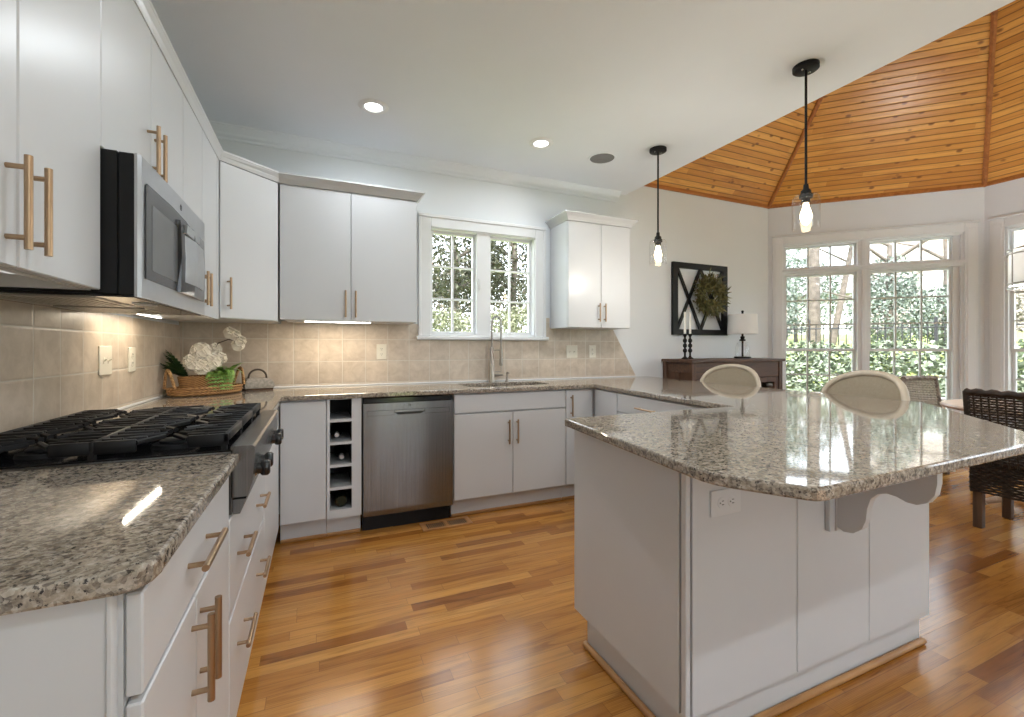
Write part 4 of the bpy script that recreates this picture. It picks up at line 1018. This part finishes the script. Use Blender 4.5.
st.scale = (.91, .95, 1.0)

# ------------------------------------------------------------------ wicker chairs, table, chandelier
def strands(bm, fn, nu, z0, z1, pitch, r, amp, stakes=0, skip=None):
    """horizontal wavy strands on surface fn(f, z)->(point, normal)"""
    z = z0; row = 0
    while z < z1:
        pts = []
        for i in range(nu+1):
            f = i/nu; p, nn = fn(f, z); pts.append(Vector(p)+Vector(nn)*amp*(1 if (i+row) % 2 else -1))
        tube(bm, pts, r, 5); z += pitch; row += 1
def wicker_chair(label, loc, rz, mat, mat2):
    t = thing('wicker_chair', label, 'chair', loc, rz, 'wicker dining chairs')
    W_ = .235
    def back(f, z):
        x = -W_+2*W_*f; return (x, .235+.035*(1-(2*f-1)**2)+max(0, z-.45)*.14, z), (0, 1, 0)
    bm = new(); strands(bm, back, 24, .46, .90, .0165, .0079, .0065)
    for i in range(0, 25, 2):
        f = i/24; tube(bm, [back(f, .44)[0], back(f, .90)[0]], .0055, 5)
    obj('backrest', bm, mat2, t)
    bm = new(); tube(bm, [(p[0], p[1], p[2]+.006*math.sin(i*1.6)) for i, p in enumerate([back(i/24, .912)[0] for i in range(25)])], .021, 8)
    for f in (0, 1): tube(bm, [back(f, .44)[0], back(f, .912)[0]], .018, 8)
    obj('braided_rim', bm, mat, t)
    pl_ = [(-W_, .235), (-W_, -.235), (W_, -.235), (W_, .235)]
    def skirt(f, z):
        L = [.47, .47, .47]; s_ = f*1.41
        k = min(int(s_/.47), 2); g = s_/.47-k; a, b = pl_[k], pl_[k+1]
        n_ = [(-1, 0, 0), (0, -1, 0), (1, 0, 0)][k]; return (a[0]+(b[0]-a[0])*g, a[1]+(b[1]-a[1])*g, z), n_
    bm = new(); strands(bm, skirt, 48, .25, .455, .0165, .0075, .006)
    strands(bm, lambda f, z: ((-W_+2*W_*f, .245, z), (0, 1, 0)), 20, .25, .455, .0165, .0075, .006)
    for i in range(0, 49, 3): tube(bm, [skirt(i/48, .245)[0], skirt(i/48, .46)[0]], .006, 5)
    obj('skirt', bm, mat, t)
    bm = new(); box(bm, -W_-.005, W_+.005, -.25, .245, .455, .475, .008); obj('seat', bm, mat, t)
    for x in (-1, 1):
        for y in (-1, 1):
            bm = new(); box(bm, x*.205-.024, x*.205+.024, y*.205-.024, y*.205+.024, 0, .44, .004); obj('leg', bm, 'chair_leg', t)
    return t
wicker_chair('dark brown wicker chair with its back to the viewer at the right edge', (5.125, 1.285, 0), R90, 'rattan_dark', 'rattan_dark')
# the far chair shows its paler inner weave
wicker_chair('greyish woven chair on the far side of the round table by the window', (6.12, 2.06, 0), math.radians(-5), 'rattan_grey', 'rattan_pale')
t = thing('dining_table', 'round pale wood dining table behind the dark wicker chair', 'table', (5.78, 1.45, 0))
bm = new(); lathe(bm, [(.001, .725), (.53, .725), (.555, .735), (.56, .748), (.55, .76), (.001, .76)], n=48); obj('tabletop', bm, 'table_wood', t)
bm = new(); lathe(bm, [(.001, .04), (.06, .04), (.075, .09), (.05, .16), (.07, .34), (.045, .55), (.09, .68), (.16, .7245), (.001, .7245)], n=24); obj('pedestal', bm, 'table_wood', t)
for k in range(4):
    a = k*PI/2+PI/4; bm = new(); tube(bm, [(.05*math.cos(a), .05*math.sin(a), .12), (.2*math.cos(a), .2*math.sin(a), .07), (.33*math.cos(a), .33*math.sin(a), .025)], [.035, .03, .022], 8); obj('foot', bm, 'table_wood', t)
chx, chy = 5.77, 1.40
t = thing('chandelier', 'white drum chandelier with metal bands at the right edge by the window', 'chandelier', (chx, chy, 1.65))
R_ = .225
bm = new(); lathe(bm, [(R_, .02), (R_, .27), (R_-.004, .27), (R_-.004, .02)], n=40, cap=False); obj('drum_shade', bm, 'drum', t)
bm = new()
for z in (.0, .035, .255, .29): tube(bm, [((R_+.006)*math.cos(2*PI*k/40), (R_+.006)*math.sin(2*PI*k/40), z) for k in range(40)], .005, 6, closed=True)
for k in range(6):
    a = 2*PI*k/6+.3; tube(bm, [((R_+.006)*math.cos(a), (R_+.006)*math.sin(a), 0), ((R_+.006)*math.cos(a), (R_+.006)*math.sin(a), .29)], .004, 6); tube(bm, [((R_+.006)*math.cos(a), (R_+.006)*math.sin(a), .29), (0, 0, .36)], .004, 6)
obj('metal_bands', bm, 'nickel', t)
zv = ZV+2.339-(chx-APX.x)-1.65
bm = new(); tube(bm, [(0, 0, .36), (0, 0, zv-.01)], .006, 8); lathe(bm, [(.001, zv-.05), (.06, zv-.05), (.065, zv-.075), (.02, zv-.10), (.001, zv-.10)], n=20); obj('stem', bm, 'nickel', t)
bm = new()
for k in range(3):
    a = 2*PI*k/3; lathe(bm, [(.001, .10), (.014, .10), (.022, .14), (.012, .18), (.001, .18)], .09*math.cos(a), .09*math.sin(a), 10)
obj('bulb', bm, 'bulb', t)
ld = bpy.data.lights.new('chandelier_lamp', 'POINT'); ld.energy = 34; ld.shadow_soft_size = .06; ld.color = (.90, .95, 1.0)
lo = bpy.data.objects.new('chandelier_lamp', ld); C.objects.link(lo); lo.parent = t; lo.location = (0, 0, .20)
bm = new()
for k in range(3):
    a = 2*PI*k/3; tube(bm, [(0, 0, .36), (0, 0, .20), (.09*math.cos(a), .09*math.sin(a), .17), (.09*math.cos(a), .09*math.sin(a), .18)], .005, 6)
obj('arms', bm, 'nickel', t)

# ------------------------------------------------------------------ outdoors
def leaves(name, mat, parent, blobs, n, size, seed, bias=.6):
    n = int(n*2.1); size *= .62
    r = random.Random(seed); V = []; F = []
    tot = sum(b[3]*b[4]*b[5] for b in blobs)
    for b in blobs:
        m = int(n*b[3]*b[4]*b[5]/tot)
        for _ in range(m):
            d = Vector((r.gauss(0, 1), r.gauss(0, 1), r.gauss(0, 1))).normalized()*(r.random()**(1/3*bias))
            c = Vector((b[0]+d.x*b[3], b[1]+d.y*b[4], b[2]+d.z*b[5]))
            u = Vector((r.gauss(0, 1), r.gauss(0, 1), r.gauss(0, 1)-.3)).normalized(); w = u.cross(Vector((r.gauss(0, 1), r.gauss(0, 1), r.gauss(0, 1)))).normalized()
            L = size*r.uniform(.6, 1.3); k = len(V)
            V += [c, c+u*L*.5+w*L*.28, c+u*L, c+u*L*.5-w*L*.28]; F.append((k, k+1, k+2, k+3))
    me = bpy.data.meshes.new(name); me.from_pydata([tuple(v) for v in V], [], F); me.materials.append(M[mat])
    o = bpy.data.objects.new(name, me); C.objects.link(o)
    if parent: 
        o.parent = parent; me.transform(WM[parent].inverted())
    return o
# terrain: a bank that rises away from the bay
bm = new()
G = 28; xs = [-12+ i*(52/G) for i in range(G+1)]; ys = [-14+ j*(48/G) for j in range(G+1)]
def hgt(x, y):
    d = max((x-8.6), (x*.7071+y*.7071-8.5), (y-6.5))      # distance beyond the bank's foot
    return -.25 if d < 0 else -.25+d*.5 if d < 2.6 else 1.05+(d-2.6)*.06
grid = [[bm.verts.new((x, y, hgt(x, y))) for x in xs] for y in ys]
for j in range(G):
    for i in range(G):
        f = bm.faces.new([grid[j][i], grid[j][i+1], grid[j+1][i+1], grid[j+1][i]]); f.smooth = True
g_ = obj('ground', bm, 'lawn'); g_['kind'] = 'structure'
def bank_line(off, a, b):
    pts = [(8.6+off, a), (8.6+off, 3.55-off*.41), (5.52-off*.41+1.2, 6.5+off-1.2)]
    return pts
# low brick planter wall at the foot of the bank
bm = new()
for p, q in (((8.55, -3.0), (8.55, 3.50)), ((8.55, 3.50), (5.6, 6.45))):
    mt, L = frame(p, q); b2 = new(); box(b2, -.05, L+.05, -.10, .10, -.3, .46); box(b2, -.07, L+.07, -.13, .13, .46, .53, .01); b2.transform(mt)
    me = bpy.data.meshes.new('tmp'); b2.to_mesh(me); b2.free(); bm.from_mesh(me)
tag(obj('brick_planter_wall', bm, 'brick'), 'low red brick retaining wall outside the tall bay windows', 'wall')
def trunk(name, t, x, y, z0, h, r, lean=(0, 0), br=5, seed=1, brl=1.6):
    rr_ = random.Random(seed); bm = new(); pts = []
    for i in range(7): f = i/6; pts.append((x+lean[0]*f+.06*rr_.uniform(-1, 1)*f, y+lean[1]*f, z0+h*f))
    tube(bm, pts, [r*(1-.55*i/6) for i in range(7)], 8)
    for k in range(br):
        i = rr_.randint(2, 6); p = Vector(pts[i]); a = rr_.uniform(0, 2*PI); d = Vector((math.cos(a), math.sin(a), .55)); L = brl*rr_.uniform(.6, 1.2)
        tube(bm, [p, p+d*L*.5+Vector((0, 0, .1)), p+d*L], [r*.42, r*.25, r*.10], 6)
    return obj(name, bm, 'bark', t, local=False)
def tree(label, x, y, h, tr, blobs, mat, n, size, seed, name='tree', lean=(0, 0), br=6, grp=None):
    z = hgt(x, y)-.05; t = thing(name, label, 'tree' if 'tree' in name else 'shrub', (x, y, z), 0, grp)
    if tr: trunk('trunk', t, x, y, z, h, tr, lean, br, seed)
    leaves('foliage', mat, t, [(x+b[0], y+b[1], z+b[2], b[3], b[4], b[5]) for b in blobs], n, size, seed); return t
# seen through the kitchen window (look north)
tree('olive-leaved tree filling the left sash of the kitchen window', 3.6, 9.6, 4.2, .11, [(0, 0, 2.3, 1.25, .9, 1.1), (-.5, .3, 3.6, 1.2, .9, .9), (.4, .2, 1.5, .8, .6, .5)], 'leaf_olive', 5200, .15, 21, br=10)
tree('grey-green branching tree seen in the right sash of the kitchen window', 5.2, 9.9, 4.6, .10, [(0, 0, 2.4, 1.1, .9, 1.3), (.5, .2, 3.5, 1.0, .9, .8)], 'leaf_olive', 3600, .15, 22, br=14)
tree('pale green shrub low behind the left sash of the kitchen window', 2.9, 7.9, 1.0, .03, [(0, 0, .9, .95, .5, .62)], 'leaf_pale', 2400, .11, 23, name='shrub', br=3)
tree('pale green shrub low behind the right sash of the kitchen window', 4.85, 8.7, 1.0, .03, [(0, 0, .75, .9, .5, .55)], 'leaf_pale', 1900, .11, 24, name='shrub', br=3)
tree('dull brushwood thicket behind the garden trees north of the kitchen', 5.0, 14.0, 3.2, .08, [(0, 0, 1.6, 3.4, .9, 1.2), (-2, 0, 1.4, 2, .8, 1.0)], 'leaf_dry', 3600, .22, 25, name='shrub', br=12)
# seen through the bay windows (look north-east and east)
tree('tall slim evergreen tree at the left of the bay window view', 10.2, 6.9, 3.4, .09, [(0, 0, 1.2, .55, .55, 1.1), (0, 0, 2.1, .35, .35, .6)], 'leaf_fir', 2200, .13, 31)
tree('bare grey trunked tree behind the left bay window', 12.2, 7.2, 6.0, .17, [(0, 0, 5.6, 1.6, 1.6, 1.0)], 'leaf_fir', 900, .18, 32, br=3)
tree('broad evergreen tree in the middle of the right bay window', 12.6, 5.8, 2.4, .10, [(0, 0, .9, .8, .8, .8), (.1, 0, 1.6, .5, .5, .6)], 'leaf_fir', 2800, .13, 33)
tree('second evergreen tree beside the broad one in the bay window view', 13.6, 5.2, 3.0, .10, [(0, 0, .8, .6, .6, .65)], 'leaf_fir', 1500, .14, 34)
tree('grey-green bush behind the fence at the right of the bay window', 14.8, 3.9, 1.5, .05, [(0, 0, 1.0, 1.0, .9, .8)], 'leaf_dry', 1600, .13, 35, name='shrub')
tree('leaning slender tree between the two left bay window panes', 13.6, 7.6, 4.6, .09, [(.6, -.2, 4.0, 1.4, 1.2, .9)], 'leaf_ivy', 900, .17, 36, lean=(.9, -.3), br=2)
tree('bushy green shrub left of the lawn outside the bay window', 14.5, 9.2, 2.0, .06, [(0, 0, 1.5, 1.5, 1.2, 1.2)], 'leaf_fir', 2000, .16, 37, name='shrub')
tree('tangled bare-branched bush outside the rightmost window', 13.0, 2.4, 2.6, .06, [(0, 0, 1.5, .9, .9, .8)], 'leaf_dry', 1300, .12, 38, name='shrub', br=14)
tree('distant pale tree behind the brick house roof', 36.0, 15.0, 7.5, .25, [(0, 0, 6.0, 3.6, 3.0, 2.6)], 'leaf_ivy', 2600, .32, 39)
tree('distant grey-green tree beyond the lawn at far left', 30.0, 22.0, 6.5, .22, [(0, 0, 4.5, 3.4, 3.0, 2.8)], 'leaf_fir', 2600, .30, 40)
# ivy on the bank: nobody could count it
iv = random.Random(50); V = []; F = []
for _ in range(120000):
    x, y = iv.uniform(4.6, 11.8), iv.uniform(-3.0, 10.2); d = max(x-8.6, x*.7071+y*.7071-8.5)
    if not .16 < d < 2.75 or y > 6.3+d*.7 or len(F) > 30000: continue
    z = hgt(x, y)+iv.uniform(.03, .26)
    c = Vector((x, y, z)); u = Vector((iv.gauss(0, 1), iv.gauss(0, 1), iv.gauss(0, .6)+.2)).normalized(); w = u.cross(Vector((iv.gauss(0, .5), iv.gauss(0, .5), 1))).normalized()
    L = iv.uniform(.06, .12); k = len(V); V += [c, c+u*L*.5+w*L*.4, c+u*L, c+u*L*.5-w*L*.4]; F.append((k, k+1, k+2, k+3))
me = bpy.data.meshes.new('ivy'); me.from_pydata([tuple(v) for v in V], [], F); me.materials.append(M['leaf_ivy'])
o = bpy.data.objects.new('ivy', me); C.objects.link(o); tag(o, 'ivy ground cover spilling over the bank above the brick planter wall', 'ivy', kind='stuff')
# iron fence on top of the bank
t = thing('garden_fence', 'black iron picket fence along the top of the ivy bank', 'fence', (12, 4, 1.2))
bm = new(); rl = new()
for p, q in (((11.75, -3.0), (11.75, 4.6)), ((11.75, 4.6), (7.6, 8.75))):
    dv = Vector((q[0]-p[0], q[1]-p[1])); n_ = int(dv.length/.13)
    for k in range(n_+1):
        x, y = p[0]+dv.x*k/n_, p[1]+dv.y*k/n_; z = hgt(x, y); big = .022 if k % 16 == 0 else .007
        box(bm, x-big, x+big, y-big, y+big, z-.05, z+(.72 if k % 16 == 0 else .62))
    za_, zb2 = hgt(*p), hgt(*q)
    for h in (.12, .52): tube(rl, [(p[0], p[1], za_+h), (q[0], q[1], zb2+h)], .014, 5)
obj('rails', rl, 'fence', t, local=False); o = obj('pickets', bm, 'fence', t, local=False); o['kind'] = 'stuff'
# neighbouring house
t = thing('brick_house', 'pale brick neighbouring house with a grey roof beyond the lawn', 'house', (27.0, 8.8, 1.6), math.radians(22))
bm = new(); box(bm, -3.5, 3.5, -4, 4.0, -.6, 4.8); prism(bm, [(-4.0, 4.8), (4.0, 4.8), (0, 6.6)], 3.7, 4.0, 'y'); prism(bm, [(-4.0, 4.8), (4.0, 4.8), (0, 6.6)], -4.0, -3.7, 'y'); obj('walls', bm, 'brick_pale', t)
bm = new()
for s in (-1, 1): prism(bm, [(s*4.0, 4.7), (s*4.0, 4.85), (0, 6.85), (0, 6.7)], -4.3, 4.3, 'y')
obj('roof', bm, 'roof', t)
bm = new(); box(bm, -3.53, -3.5, -2.6, -1.4, 1.0, 2.5); box(bm, -3.53, -3.5, 1.2, 2.4, 1.0, 2.5); obj('house_windows', bm, 'trim', t)
bm = new(); box(bm, -1.5, -.6, 2.6, 3.3, 4.8, 7.8); obj('chimney', bm, 'brick_pale', t)

t = thing('garage', 'low pale garage with a light grey roof beyond the lawn at left', 'garage', (21.5, 14.2, 1.6), math.radians(40))
bm = new(); box(bm, -1.8, 1.8, -3.4, 3.4, -.6, 1.9); obj('walls', bm, 'brick_pale', t)
bm = new(); loft(bm, [[(-2.1, -3.7, 1.9), (2.1, -3.7, 1.9), (2.1, 3.7, 1.9), (-2.1, 3.7, 1.9)], [(-2.1, -3.7, 2.0), (2.1, -3.7, 2.0), (2.1, 3.7, 2.0), (-2.1, 3.7, 2.0)], [(-.1, -2.2, 3.1), (.1, -2.2, 3.1), (.1, 2.2, 3.1), (-.1, 2.2, 3.1)]]); obj('roof', bm, 'roof', t)
bm = new(); box(bm, -1.83, -1.8, -2.6, -.2, -.3, 1.5); obj('garage_door', bm, 'trim', t)
